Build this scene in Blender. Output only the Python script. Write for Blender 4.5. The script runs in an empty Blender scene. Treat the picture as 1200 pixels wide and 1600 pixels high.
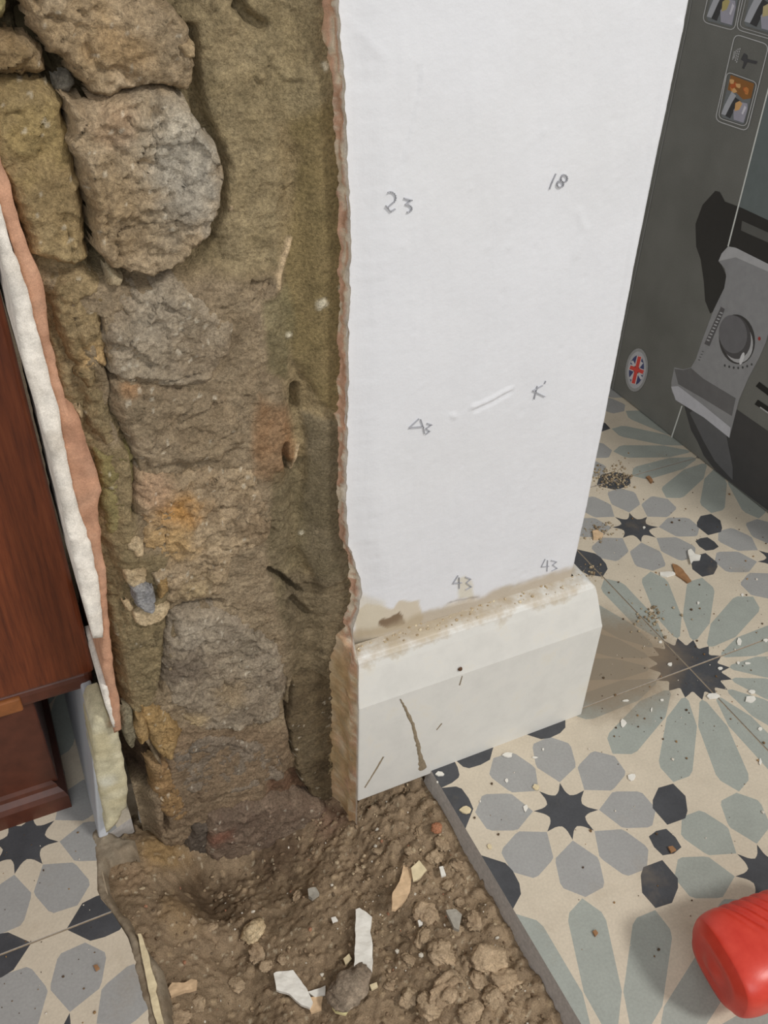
import bpy, bmesh, math, random
import numpy as np
from mathutils import Vector, Matrix
from mathutils.geometry import delaunay_2d_cdt

random.seed(4)
RNG = np.random.default_rng(7)
SC = bpy.context.scene
COL = SC.collection

# ------------------------------------------------------------------ camera
F_PX, PITCH, YAW, ROLL = 1431.43, 0.6634, 0.4511, 0.03173
CAMP = np.array([-0.37784, -0.29526, 0.46279])
_f = np.array([math.sin(YAW) * math.cos(PITCH), math.cos(YAW) * math.cos(PITCH), -math.sin(PITCH)])
_r = np.array([math.cos(YAW), -math.sin(YAW), 0.0])
_u = np.cross(_r, _f)
_R = _r * math.cos(ROLL) + _u * math.sin(ROLL)
_U = -_r * math.sin(ROLL) + _u * math.cos(ROLL)
cam = bpy.data.cameras.new('camera')
cam.sensor_width = 36.0
cam.lens = F_PX * 36.0 / 1600.0
cam.clip_start = 0.01
cam.clip_end = 50
cam_o = bpy.data.objects.new('camera', cam)
COL.objects.link(cam_o)
cam_o.matrix_world = Matrix(((_R[0], _U[0], -_f[0], CAMP[0]), (_R[1], _U[1], -_f[1], CAMP[1]),
                             (_R[2], _U[2], -_f[2], CAMP[2]), (0, 0, 0, 1)))
SC.camera = cam_o

# ------------------------------------------------------------------ world, lights, exposure
world = bpy.data.worlds.new('world')
world.use_nodes = True
SC.world = world
world.node_tree.nodes['Background'].inputs[0].default_value = (1.0, 0.985, 0.965, 1)
world.node_tree.nodes['Background'].inputs[1].default_value = 0.50


def area_light(name, loc, target, size, power, color):
    l = bpy.data.lights.new(name, 'AREA')
    l.shape = 'DISK'
    l.size = size
    l.energy = power
    l.color = color
    o = bpy.data.objects.new(name, l)
    COL.objects.link(o)
    o.location = loc
    o.rotation_euler = (Vector(target) - Vector(loc)).to_track_quat('-Z', 'Y').to_euler()


area_light('ceiling_light', (0.50, -1.30, 1.72), (-0.25, 0.0, 0.1), 0.30, 24, (1.0, 0.98, 0.95))
area_light('left_fill_light', (-0.75, -1.7, 1.1), (-0.2, 0.0, 0.25), 1.1, 11, (0.93, 0.96, 1.0))  # added fill from the left, brightens the carton face and plaster edge
SC.view_settings.view_transform = 'Standard'
SC.view_settings.look = 'None'
SC.view_settings.gamma = 1.0
SC.view_settings.use_curve_mapping = False
SC.view_settings.exposure = -0.08


# ------------------------------------------------------------------ helpers
def at(px, py, x=None, y=None, z=None):
    """the point of the photographed place seen at a pixel, on a plane of constant x, y or z"""
    d = (px - 600) / F_PX * _R - (py - 800) / F_PX * _U + _f
    if y is not None: t = (y - CAMP[1]) / d[1]
    elif x is not None: t = (x - CAMP[0]) / d[0]
    else: t = ((z or 0.0) - CAMP[2]) / d[2]
    return CAMP + t * d


def px_of(x, y, z):
    d = np.array([x, y, z]) - CAMP; k = d @ _f
    return (600 + F_PX * (d @ _R) / k, 800 - F_PX * (d @ _U) / k)


def lin(c):
    c = np.asarray(c, float) / 255.0
    return np.where(c <= 0.04045, c / 12.92, ((c + 0.055) / 1.055) ** 2.4)


def rgba(c):
    v = lin(c)
    return (float(v[0]), float(v[1]), float(v[2]), 1.0)


def _hash(ix, iy, seed):
    h = (ix.astype(np.int64) * 374761393 + iy.astype(np.int64) * 668265263 + seed * 1274126177) & 0xffffffff
    h = ((h ^ (h >> 13)) * 1274126177) & 0xffffffff
    return ((h ^ (h >> 16)) & 0xffff) / 65535.0


def vnoise(x, y, seed=0):
    ix, iy = np.floor(x), np.floor(y)
    fx, fy = x - ix, y - iy
    fx = fx * fx * fx * (fx * (fx * 6 - 15) + 10)
    fy = fy * fy * fy * (fy * (fy * 6 - 15) + 10)
    a, b = _hash(ix, iy, seed), _hash(ix + 1, iy, seed)
    c, d = _hash(ix, iy + 1, seed), _hash(ix + 1, iy + 1, seed)
    return (a * (1 - fx) + b * fx) * (1 - fy) + (c * (1 - fx) + d * fx) * fy


def fbm(x, y, freq, octs=4, seed=0, gain=0.5):
    s = np.zeros_like(x, dtype=float); a = 1.0; n = 0.0
    for k in range(octs):
        s += a * (vnoise(x * freq + 13.7 * k, y * freq - 7.1 * k, seed + k * 17) - 0.5)
        n += a; a *= gain; freq *= 2.03
    return s / n * 2


def ridged(x, y, freq, octs=4, seed=0):
    s = np.zeros_like(x, dtype=float); a = 1.0; n = 0.0
    for k in range(octs):
        s += a * (1 - np.abs(vnoise(x * freq + 3.1 * k, y * freq + 9.7 * k, seed + k * 31) * 2 - 1))
        n += a; a *= 0.55; freq *= 2.1
    return s / n


def worley(x, y, freq, seed=0):
    x = x * freq; y = y * freq
    ix, iy = np.floor(x), np.floor(y)
    d1 = np.full(x.shape, 9.0)
    idv = np.zeros(x.shape)
    for dx in (-1, 0, 1):
        for dy in (-1, 0, 1):
            cx, cy = ix + dx, iy + dy
            px = cx + _hash(cx, cy, seed); py = cy + _hash(cx, cy, seed + 5)
            d = np.hypot(px - x, py - y)
            m = d < d1
            idv = np.where(m, _hash(cx, cy, seed + 9), idv)
            d1 = np.where(m, d, d1)
    return d1, idv


def facets(x, y, freq, seed=0):
    """broken rock: every cell is a plane with its own tilt"""
    x = x * freq; y = y * freq
    ix, iy = np.floor(x), np.floor(y)
    d1 = np.full(x.shape, 9.0); out = np.zeros(x.shape)
    for dx in (-1, 0, 1):
        for dy in (-1, 0, 1):
            cx, cy = ix + dx, iy + dy
            ox = x - cx - _hash(cx, cy, seed); oy = y - cy - _hash(cx, cy, seed + 5)
            d = ox * ox + oy * oy
            v = (_hash(cx, cy, seed + 7) - .5) * ox * 1.6 + (_hash(cx, cy, seed + 8) - .5) * oy * 1.6 + (_hash(cx, cy, seed + 9) - .5) * .9
            m = d < d1
            out = np.where(m, v, out); d1 = np.where(m, d, d1)
    return out


def smooth(t):
    t = np.clip(t, 0, 1)
    return t * t * (3 - 2 * t)


def sdist(X, Y, poly):
    """signed distance to a polygon, positive inside"""
    poly = np.asarray(poly, float)
    d = np.full(X.shape, 1e9)
    ins = np.zeros(X.shape, bool)
    n = len(poly)
    for i in range(n):
        ax, ay = poly[i]; bx, by = poly[(i + 1) % n]
        ex, ey = bx - ax, by - ay
        L = ex * ex + ey * ey + 1e-18
        t = np.clip(((X - ax) * ex + (Y - ay) * ey) / L, 0, 1)
        d = np.minimum(d, (X - ax - t * ex) ** 2 + (Y - ay - t * ey) ** 2)
        c = (ay > Y) != (by > Y)
        with np.errstate(divide='ignore', invalid='ignore'):
            xi = (bx - ax) * (Y - ay) / (by - ay + 1e-30) + ax
        ins ^= c & (X < xi)
    d = np.sqrt(d)
    return np.where(ins, d, -d)


def ldist(X, Y, pts):
    d = np.full(X.shape, 1e9)
    for i in range(len(pts) - 1):
        ax, ay = pts[i]; bx, by = pts[i + 1]
        ex, ey = bx - ax, by - ay
        t = np.clip(((X - ax) * ex + (Y - ay) * ey) / (ex * ex + ey * ey + 1e-18), 0, 1)
        d = np.minimum(d, np.hypot(X - ax - t * ex, Y - ay - t * ey))
    return d


def jitter_poly(poly, step, amp, seed, closed=True):
    out = []
    n = len(poly)
    for i in range(n if closed else n - 1):
        a = np.array(poly[i], float); b = np.array(poly[(i + 1) % n], float)
        k = max(1, int(np.hypot(*(b - a)) / step))
        for j in range(k): out.append(a + (b - a) * j / k)
    if not closed: out.append(np.array(poly[-1], float))
    P = np.array(out)
    fr = 0.35 / step
    P[:, 0] += amp * fbm(P[:, 0], P[:, 1], fr, 3, seed)
    P[:, 1] += amp * fbm(P[:, 0], P[:, 1], fr, 3, seed + 50)
    return P


def mesh_np(name, verts, faces, cols=None, smooth_=True):
    """verts Nx3, faces either NxK array or list of lists"""
    me = bpy.data.meshes.new(name)
    verts = np.asarray(verts, np.float32)
    me.vertices.add(len(verts))
    me.vertices.foreach_set('co', verts.ravel())
    if isinstance(faces, np.ndarray):
        n, k = faces.shape
        me.loops.add(n * k)
        me.loops.foreach_set('vertex_index', faces.astype(np.int32).ravel())
        me.polygons.add(n)
        me.polygons.foreach_set('loop_start', np.arange(0, n * k, k, dtype=np.int32))
        me.polygons.foreach_set('loop_total', np.full(n, k, np.int32))
    else:
        flat = [i for f in faces for i in f]
        tot = np.array([len(f) for f in faces], np.int32)
        me.loops.add(len(flat))
        me.loops.foreach_set('vertex_index', np.array(flat, np.int32))
        me.polygons.add(len(faces))
        me.polygons.foreach_set('loop_start', np.concatenate([[0], np.cumsum(tot)[:-1]]).astype(np.int32))
        me.polygons.foreach_set('loop_total', tot)
    me.polygons.foreach_set('use_smooth', np.full(len(me.polygons), smooth_, bool))
    me.update(calc_edges=True)
    me.validate()
    if cols is not None:
        a = me.color_attributes.new('Col', 'FLOAT_COLOR', 'POINT')
        c = np.ones((len(verts), 4), np.float32); c[:, :3] = cols
        a.data.foreach_set('color', c.ravel())
    return me


def link(name, me, mats, parent=None, kind=None, **kw):
    o = bpy.data.objects.new(name, me)
    COL.objects.link(o)
    if me is not None:
        for m in (mats if isinstance(mats, (list, tuple)) else [mats]):
            if m is not None: me.materials.append(m)
    if parent is not None: o.parent = parent
    if kind: o['kind'] = kind
    for k, v in kw.items(): o[k] = v
    return o


def from_bm(name, bm, mats, parent=None, shade=False, **kw):
    bmesh.ops.recalc_face_normals(bm, faces=bm.faces)
    me = bpy.data.meshes.new(name)
    bm.to_mesh(me); bm.free()
    if shade:
        for p in me.polygons: p.use_smooth = True
    return link(name, me, mats, parent, **kw)


def box_bm(x0, x1, y0, y1, z0, z1, bevel=0.0, seg=2):
    bm = bmesh.new()
    bmesh.ops.create_cube(bm, size=1)
    for v in bm.verts:
        v.co = Vector((x0 + (v.co.x + .5) * (x1 - x0), y0 + (v.co.y + .5) * (y1 - y0), z0 + (v.co.z + .5) * (z1 - z0)))
    if bevel: bmesh.ops.bevel(bm, geom=bm.edges[:], offset=bevel, segments=seg, affect='EDGES', profile=.5)
    return bm


def inset_poly_px(P, fn):
    return [fn(*p) for p in P]


# ------------------------------------------------------------------ materials
def newmat(name, rough=0.8, spec=0.3):
    m = bpy.data.materials.new(name); m.use_nodes = True
    nt = m.node_tree; b = nt.nodes['Principled BSDF']
    b.inputs['Roughness'].default_value = rough
    b.inputs['Specular IOR Level'].default_value = spec
    return m, nt, b


def N(nt, t, **kw):
    n = nt.nodes.new(t)
    for k, v in kw.items():
        if hasattr(n, k): setattr(n, k, v)
        else: n.inputs[k].default_value = v
    return n


def coords(nt, scale=(1, 1, 1)):
    tc = nt.nodes.new('ShaderNodeTexCoord'); mp = nt.nodes.new('ShaderNodeMapping')
    mp.inputs['Scale'].default_value = scale
    nt.links.new(tc.outputs['Object'], mp.inputs['Vector'])
    return mp.outputs[0]


def noise(nt, vec, scale, detail=4, rough=.6):
    n = N(nt, 'ShaderNodeTexNoise'); n.inputs['Scale'].default_value = scale
    n.inputs['Detail'].default_value = detail; n.inputs['Roughness'].default_value = rough
    nt.links.new(vec, n.inputs['Vector'])
    return n.outputs['Fac']


def ramp(nt, fac, stops):
    r = nt.nodes.new('ShaderNodeValToRGB')
    e = r.color_ramp.elements
    e[0].position, e[0].color = stops[0][0], stops[0][1]
    e[1].position, e[1].color = stops[-1][0], stops[-1][1]
    for p, c in stops[1:-1]:
        k = e.new(p); k.color = c
    nt.links.new(fac, r.inputs[0])
    return r.outputs[0]


def mix(nt, a, b, fac, mode='MIX'):
    m = nt.nodes.new('ShaderNodeMix'); m.data_type = 'RGBA'; m.blend_type = mode
    for s, v in ((m.inputs[6], a), (m.inputs[7], b), (m.inputs[0], fac)):
        if isinstance(v, bpy.types.NodeSocket): nt.links.new(v, s)
        else: s.default_value = v
    return m.outputs[2]


def bump(nt, b, h, strength, dist=0.001):
    n = nt.nodes.new('ShaderNodeBump')
    n.inputs['Strength'].default_value = strength; n.inputs['Distance'].default_value = dist
    nt.links.new(h, n.inputs['Height']); nt.links.new(n.outputs[0], b.inputs['Normal'])


G = lambda v: (v, v, v, 1)


def mat_attr(name, rough=.92, grain=(0.58, 1.45), gs=750, bs=.9, bd=.0010, spec=.15, gs2=140):
    m, nt, b = newmat(name, rough, spec)
    at_ = nt.nodes.new('ShaderNodeAttribute'); at_.attribute_name = 'Col'
    v = coords(nt)
    n1 = noise(nt, v, gs, 5, .7); n2 = noise(nt, v, gs2, 4, .6)
    c = mix(nt, at_.outputs['Color'], ramp(nt, n1, [(.25, G(grain[0])), (.75, G(grain[1]))]), 1.0, 'MULTIPLY')
    c = mix(nt, c, ramp(nt, n2, [(.3, G(.90)), (.7, G(1.36))]), 1.0, 'MULTIPLY')
    n3 = noise(nt, v, gs * 3, 3, .7)
    c = mix(nt, c, ramp(nt, n3, [(.3, G(.8)), (.7, G(1.2))]), 1.0, 'MULTIPLY')
    nt.links.new(c, b.inputs['Base Color'])
    bump(nt, b, n1, bs, bd)
    return m


def mat_flat(name, c, rough=.6, var=.08, scale=300, bs=.15, bd=.0003, spec=.3, metal=0):
    m, nt, b = newmat(name, rough, spec)
    b.inputs['Metallic'].default_value = metal
    v = coords(nt); n1 = noise(nt, v, scale, 4)
    col = mix(nt, rgba(c), ramp(nt, n1, [(.3, G(1 - var)), (.7, G(1 + var))]), 1.0, 'MULTIPLY')
    nt.links.new(col, b.inputs['Base Color'])
    bump(nt, b, n1, bs, bd)
    return m


M_ROCK = mat_attr('rubble_stone', grain=(.50, 1.55), bs=1.0, bd=.0013)
M_SOIL = mat_attr('soil', gs=1300, bs=.9, bd=.0009, grain=(.6, 1.45))
M_PLASTER = mat_attr('broken_plaster', gs=1100, bs=.5, bd=.0004, grain=(.85, 1.15))


def mat_white_wall():
    m, nt, b = newmat('white_wall_paint', .62, .35)
    at_ = nt.nodes.new('ShaderNodeAttribute'); at_.attribute_name = 'Col'
    v = coords(nt); vs = coords(nt, (1, 1, .12))
    brush = noise(nt, vs, 420, 4, .6); lump = noise(nt, v, 45, 3, .5); fine = noise(nt, v, 700, 3, .6)
    c = mix(nt, at_.outputs['Color'], ramp(nt, lump, [(.3, G(.975)), (.7, G(1.015))]), 1.0, 'MULTIPLY')
    nt.links.new(c, b.inputs['Base Color'])
    a = N(nt, 'ShaderNodeMath', operation='ADD'); nt.links.new(brush, a.inputs[0]); nt.links.new(fine, a.inputs[1])
    bump(nt, b, a.outputs[0], .22, .0005)
    return m


M_WALL = mat_white_wall()


def mat_tile(name, c, spread, scale=60):
    """cement tile pigment: mottled, with a world-fixed film of brown dirt"""
    m, nt, b = newmat(name, .5, .35)
    g = nt.nodes.new('ShaderNodeNewGeometry')
    n1 = noise(nt, g.outputs['Position'], scale, 5, .6)
    n2 = noise(nt, g.outputs['Position'], 700, 3, .6)
    n3 = noise(nt, g.outputs['Position'], 22, 5, .65)
    col = mix(nt, rgba(c), ramp(nt, n1, [(.3, G(1 - spread)), (.7, G(1 + spread))]), 1.0, 'MULTIPLY')
    col = mix(nt, col, ramp(nt, n2, [(.3, G(.93)), (.7, G(1.07))]), 1.0, 'MULTIPLY')
    # brown dust film near the foot of the skirting's outer corner
    sp = N(nt, 'ShaderNodeVectorMath', operation='DISTANCE')
    mp = nt.nodes.new('ShaderNodeMapping'); mp.inputs['Location'].default_value = (0.052, -0.036, 0)
    mp.inputs['Scale'].default_value = (1.0, 1.2, 1)
    nt.links.new(g.outputs['Position'], mp.inputs['Vector'])
    nt.links.new(mp.outputs[0], sp.inputs[0]); sp.inputs[1].default_value = (0, 0, 0)
    ad = N(nt, 'ShaderNodeMath', operation='ADD')
    sc_ = N(nt, 'ShaderNodeMath', operation='MULTIPLY'); sc_.inputs[1].default_value = .06
    nt.links.new(n3, sc_.inputs[0]); nt.links.new(sp.outputs['Value'], ad.inputs[0]); nt.links.new(sc_.outputs[0], ad.inputs[1])
    f = ramp(nt, ad.outputs[0], [(.068, G(.8)), (.095, G(0))])
    col = mix(nt, col, rgba((138, 120, 98)), f)
    f2 = ramp(nt, n3, [(.58, G(0)), (.78, G(.35))])
    col = mix(nt, col, rgba((150, 132, 106)), f2)
    nt.links.new(col, b.inputs['Base Color'])
    bump(nt, b, n2, .12, .0003)
    return m


T_CREAM = mat_tile('tile_cream', (202, 190, 170), .05)
T_GREY = mat_tile('tile_grey', (157, 156, 153), .05)
T_SAGE = mat_tile('tile_sage', (157, 161, 153), .06)
T_DARK = mat_tile('tile_slate', (72, 73, 76), .18)
T_SIDE = mat_flat('tile_cement_body', (178, 172, 166), .9, .15, 500, .5)
TILE_MATS = [T_CREAM, T_GREY, T_SAGE, T_DARK, T_SIDE]
M_GROUT = mat_flat('grout_screed', (160, 144, 122), .95, .2, 400, .5)


# ------------------------------------------------------------------ floor tiles
S = 0.2


def clipbox(poly):
    for ax, lim, sgn in ((0, 0, 1), (0, 1, -1), (1, 0, 1), (1, 1, -1)):
        out = []
        for i in range(len(poly)):
            a, b = poly[i], poly[(i + 1) % len(poly)]
            da, db = (a[ax] - lim) * sgn, (b[ax] - lim) * sgn
            if da >= 0: out.append(a)
            if (da > 0 and db < 0) or (da < 0 and db > 0):
                t = da / (da - db); out.append((a[0] + t * (b[0] - a[0]), a[1] + t * (b[1] - a[1])))
        poly = out
        if not poly: return []
    return poly


def tile_pattern():
    """the printed pigment areas of one tile in unit coordinates: rosettes at (0,0) and (1,1)"""
    P = []

    def polar(c, seq):
        return [(c[0] + r * math.cos(a), c[1] + r * math.sin(a)) for r, a in seq]
    D = math.radians
    for c in ((0, 0), (1, 1)):
        seq = []
        for k in range(16):
            a = k * 22.5
            seq += [(.140, D(a)), (.120, D(a + 5.5)), (.110, D(a + 8.5)), (.107, D(a + 11.25)), (.110, D(a + 14)), (.120, D(a + 17))]
        P.append((3, polar(c, seq)))
        for k in range(16):
            a = D(k * 22.5); ca, sa = math.cos(a), math.sin(a)
            q = [(.139, .0), (.150, -.0125), (.175, -.021), (.248, -.0475), (.43, -.0505), (.453, -.043), (.492, 0),
                 (.453, .043), (.43, .0505), (.248, .0475), (.175, .021), (.150, .0125)]
            P.append((2, [(c[0] + t * ca - w * sa, c[1] + t * sa + w * ca) for t, w in q]))
    for c in ((.7, .3), (.3, .7)):
        seq = []
        for k in range(8):
            a = 22.5 + 45 * k
            seq += [(.095, D(a)), (.069, D(a + 7)), (.061, D(a + 13)), (.056, D(a + 22.5)), (.061, D(a + 32)), (.069, D(a + 38))]
        P.append((3, polar(c, seq)))
        for k in range(8):
            a = D(22.5 + 45 * k); ca, sa = math.cos(a), math.sin(a)
            q = [(.097, 0), (.15, -.0585), (.165, -.0615), (.225, -.0605), (.240, -.054), (.266, 0), (.240, .054), (.225, .0605), (.165, .0615), (.15, .0585)]
            P.append((1, [(c[0] + t * ca - w * sa, c[1] + t * sa + w * ca) for t, w in q]))
    hx = [(.352, .352), (.346, .402), (.374, .445), (.396, .462), (.458, .458), (.462, .396), (.445, .374), (.402, .346)]
    P.append((3, hx)); P.append((3, [(1 - x, 1 - y) for x, y in hx]))
    P.append((3, [(.469, .467), (.5, .461), (.531, .467), (.538, .5), (.532, .531), (.5, .539), (.467, .532), (.462, .5)]))
    for e in ([(1, .084), (.955, .098), (.943, .112), (.940, .150), (.945, .186), (1, .236)],
              [(1, .322), (.948, .372), (.941, .40), (.944, .44), (.956, .468), (1, .497)],
              [(1, 0), (.915, 0), (.918, .04), (.926, .066), (.934, .074), (.96, .082), (1, .085)]):
        a = [(2 - x if 0 else x, y) for x, y in e]
        P.append((3, a))
        P.append((3, [(1 - y, 1 - x) for x, y in a]))          # mirrored on the diagonal
        P.append((3, [(1 - x, 1 - y) for x, y in a]))          # turned by half
        P.append((3, [(y, x) for x, y in a]))
    out = []
    for m, p in P:
        q = clipbox(p)
        if len(q) >= 3: out.append((m, q))
    return out


PAT = tile_pattern()


def pip(x, y, poly):
    c = False
    n = len(poly)
    for i in range(n):
        x1, y1 = poly[i]; x2, y2 = poly[(i + 1) % n]
        if (y1 > y) != (y2 > y) and x < (x2 - x1) * (y - y1) / (y2 - y1) + x1: c = not c
    return c


def tile_mesh(name, clip=None, sage_centre=None, worn=None, gap=.0028, thick=.014):
    """clip: outline in unit coordinates that the (broken or cut) tile keeps"""
    sq = [(gap, gap), (1 - gap, gap), (1 - gap, 1 - gap), (gap, 1 - gap)]
    outline = clip if clip is not None else sq
    V = []; Fc = []
    for _, p in PAT:
        i0 = len(V); V += [Vector(q) for q in p]; Fc.append(list(range(i0, len(V))))
    for p in (sq, outline):
        i0 = len(V); V += [Vector(q) for q in p]; Fc.append(list(range(i0, len(V))))
    ov, oe, of, _, _, _ = delaunay_2d_cdt(V, [], Fc, 0, 1e-5)
    bbs = [(m, p, min(x for x, _ in p), max(x for x, _ in p), min(y for _, y in p), max(y for _, y in p)) for m, p in PAT]
    bm = bmesh.new()
    vs = [bm.verts.new((v.x * S, v.y * S, 0)) for v in ov]
    for f in of:
        cx = sum(ov[i].x for i in f) / 3; cy = sum(ov[i].y for i in f) / 3
        if not (gap < cx < 1 - gap and gap < cy < 1 - gap) or not pip(cx, cy, outline): continue
        mi = 0
        for m, p, x0, x1, y0, y1 in bbs:
            if x0 <= cx <= x1 and y0 <= cy <= y1 and pip(cx, cy, p): mi = m
        if mi == 1 and sage_centre and math.hypot(cx - sage_centre[0], cy - sage_centre[1]) < .3: mi = 2
        try:
            bf = bm.faces.new([vs[i] for i in f]); bf.material_index = mi
        except ValueError: pass
    bmesh.ops.recalc_face_normals(bm, faces=bm.faces)
    if bm.faces and bm.faces[:][0].normal.z < 0:
        bmesh.ops.reverse_faces(bm, faces=bm.faces)
    be = [e for e in bm.edges if len(e.link_faces) == 1]
    r = bmesh.ops.extrude_edge_only(bm, edges=be)
    for g in r['geom']:
        if isinstance(g, bmesh.types.BMVert):
            g.co.z -= thick
            if worn == 'x1' and g.co.x > .985 * S: g.co.x += .0030
            if worn == 'y0' and g.co.y < .015 * S: g.co.y -= .0030
        elif isinstance(g, bmesh.types.BMFace): g.material_index = 4
    for v in [v for v in bm.verts if not v.link_faces]: bm.verts.remove(v)
    me = bpy.data.meshes.new(name)
    bm.to_mesh(me); bm.free()
    for m in TILE_MATS: me.materials.append(m)
    return me


# screed under the tiles: right room and left room, open at the trench
fl = bmesh.new()
for x0, x1, y0, y1 in ((-.1985, .62, -.62, .9), (-.9, -.3925, -.62, .9), (-.3925, -.2035, .06, .9)):
    b2 = box_bm(x0, x1, y0, y1, -.05, -.0006)
    t_ = bpy.data.meshes.new('t'); b2.to_mesh(t_); b2.free(); fl.from_mesh(t_); bpy.data.meshes.remove(t_)
floor = from_bm('floor', fl, M_GROUT, kind='structure',
                label='patterned cement tile floor with grey rosettes and dark stars')
# unit tile: local x,y -> world -x,-y  (u runs to the left, v towards the camera)
ME_TILE = tile_mesh('tile')
ME_TILE_S = tile_mesh('tile', sage_centre=(.3, .7), worn='x1')
ME_TILE_A = tile_mesh('tile', worn='x1')
ME_TILE_B = tile_mesh('tile', worn='y0')


def put_tile(cx, cy, me, quarter, dz=0.0, ox=0.0, oy=0.0):
    """cell whose rosette corner pair runs along u=v (quarter 0) or u=1-v (quarter 1)"""
    o = bpy.data.objects.new('tile', me); COL.objects.link(o); o.parent = floor
    if quarter == 0:
        o.location = (ox - cx * S, oy - cy * S, dz); o.rotation_euler = (0, 0, math.pi)
    else:
        o.location = (ox - (cx + 1) * S, oy - cy * S, dz); o.rotation_euler = (0, 0, -math.pi / 2)
    return o


for i in range(-3, 1):
    for j in range(-4, 3):
        q = (i + j) % 2
        if (i, j) == (0, 0):
            put_tile(0, 0, ME_TILE_S, 0, 0)
        else:
            put_tile(i, j, ME_TILE if i != 0 or j < 0 else (ME_TILE_B if q else ME_TILE_A), q, 0)

# left room tiles, cut in a ragged line along the trench
LX, LY = -0.3686, -0.0150
edge_px = [(157, 1312), (151, 1335), (152, 1390), (158, 1405), (175, 1425), (200, 1465), (208, 1490), (222, 1530), (232, 1560), (245, 1600)]
edge_w = [at(x, y, z=0)[:2] for x, y in edge_px]
edge_w = [(-.3715, .9), (-.3715, .036)] + [(e[0], e[1]) for e in edge_w] + [(-.3765, -.16), (-.374, -.30), (-.378, -.62)]
# keep everything left of that line
keep = jitter_poly([(-.9, .9)] + edge_w + [(-.9, -.62)], .012, .0008, 5)


def keep_in_cell(cx, cy, quarter):
    out = []
    for x, y in keep:
        u = (LX - x) / S - cx; v = (LY - y) / S - cy
        # cell coordinates into unit mesh coordinates
        out.append((u, v) if quarter == 0 else (v, 1 - u))
    return out


for i in range(0, 2):
    for j in range(-3, 3):
        q = (i + j) % 2 == 0
        quarter = 1 if q else 0
        if i == 0:
            o = put_tile(i, j, tile_mesh('tile', clip=keep_in_cell(i, j, quarter)), quarter, 0, LX, LY)
        else:
            o = put_tile(i, j, ME_TILE, quarter, 0, LX, LY)

# ------------------------------------------------------------------ the pier: mortar, stones, plaster
YM = 0.028            # the mortar face
YW = 0.0125           # the painted face
core = from_bm('wall_front', box_bm(-.352, -.112, .046, .30, -.06, .62), mat_flat('wall_core', (104, 92, 66), .95, .2), kind='structure',
               label='end of a thick rubble wall, half stripped of plaster, half painted white')


def wp(px, py, y=YM):
    p = at(px, py, y=y); return (p[0], p[2])


def paint(X, Z, base, layers, seed):
    """albedo from a base colour, broad mottling and local patches ((cx,cz),r,colour,strength)"""
    c = np.empty(X.shape + (3,)); b0, b1, b2 = [lin(k) for k in base]
    n = smooth(fbm(X, Z, 45, 4, seed) * .9 + .5)[..., None]; n2 = smooth(fbm(X, Z, 130, 4, seed + 3) * 1.1 + .35)[..., None]
    c[:] = b0 * (1 - n) + b1 * n
    c = c * (1 - .45 * n2) + b2 * .45 * n2
    for (pc, r, colr, s) in layers:
        d = np.hypot(X - pc[0], Z - pc[1]) / r + fbm(X, Z, 160, 4, seed + 8) * .55
        k = (smooth(1.25 - d) * s)[..., None]
        c = c * (1 - k) + lin(colr) * k
    return c


TAN = ((168, 148, 120), (150, 130, 102), (188, 168, 140))
GREYT = ((154, 140, 119), (136, 121, 99), (182, 167, 146))
OLIVE = ((142, 124, 92), (128, 113, 84), (158, 140, 108))
DOL = ((108, 97, 74), (120, 108, 82), (96, 86, 64))
BRN = ((142, 125, 102), (124, 108, 86), (162, 145, 120))
YEL = ((158, 128, 84), (132, 108, 74), (176, 150, 108))
RED = ((98, 62, 48), (112, 84, 64), (86, 70, 56))
CREAM = ((186, 164, 130), (164, 142, 110), (204, 186, 154))


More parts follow.
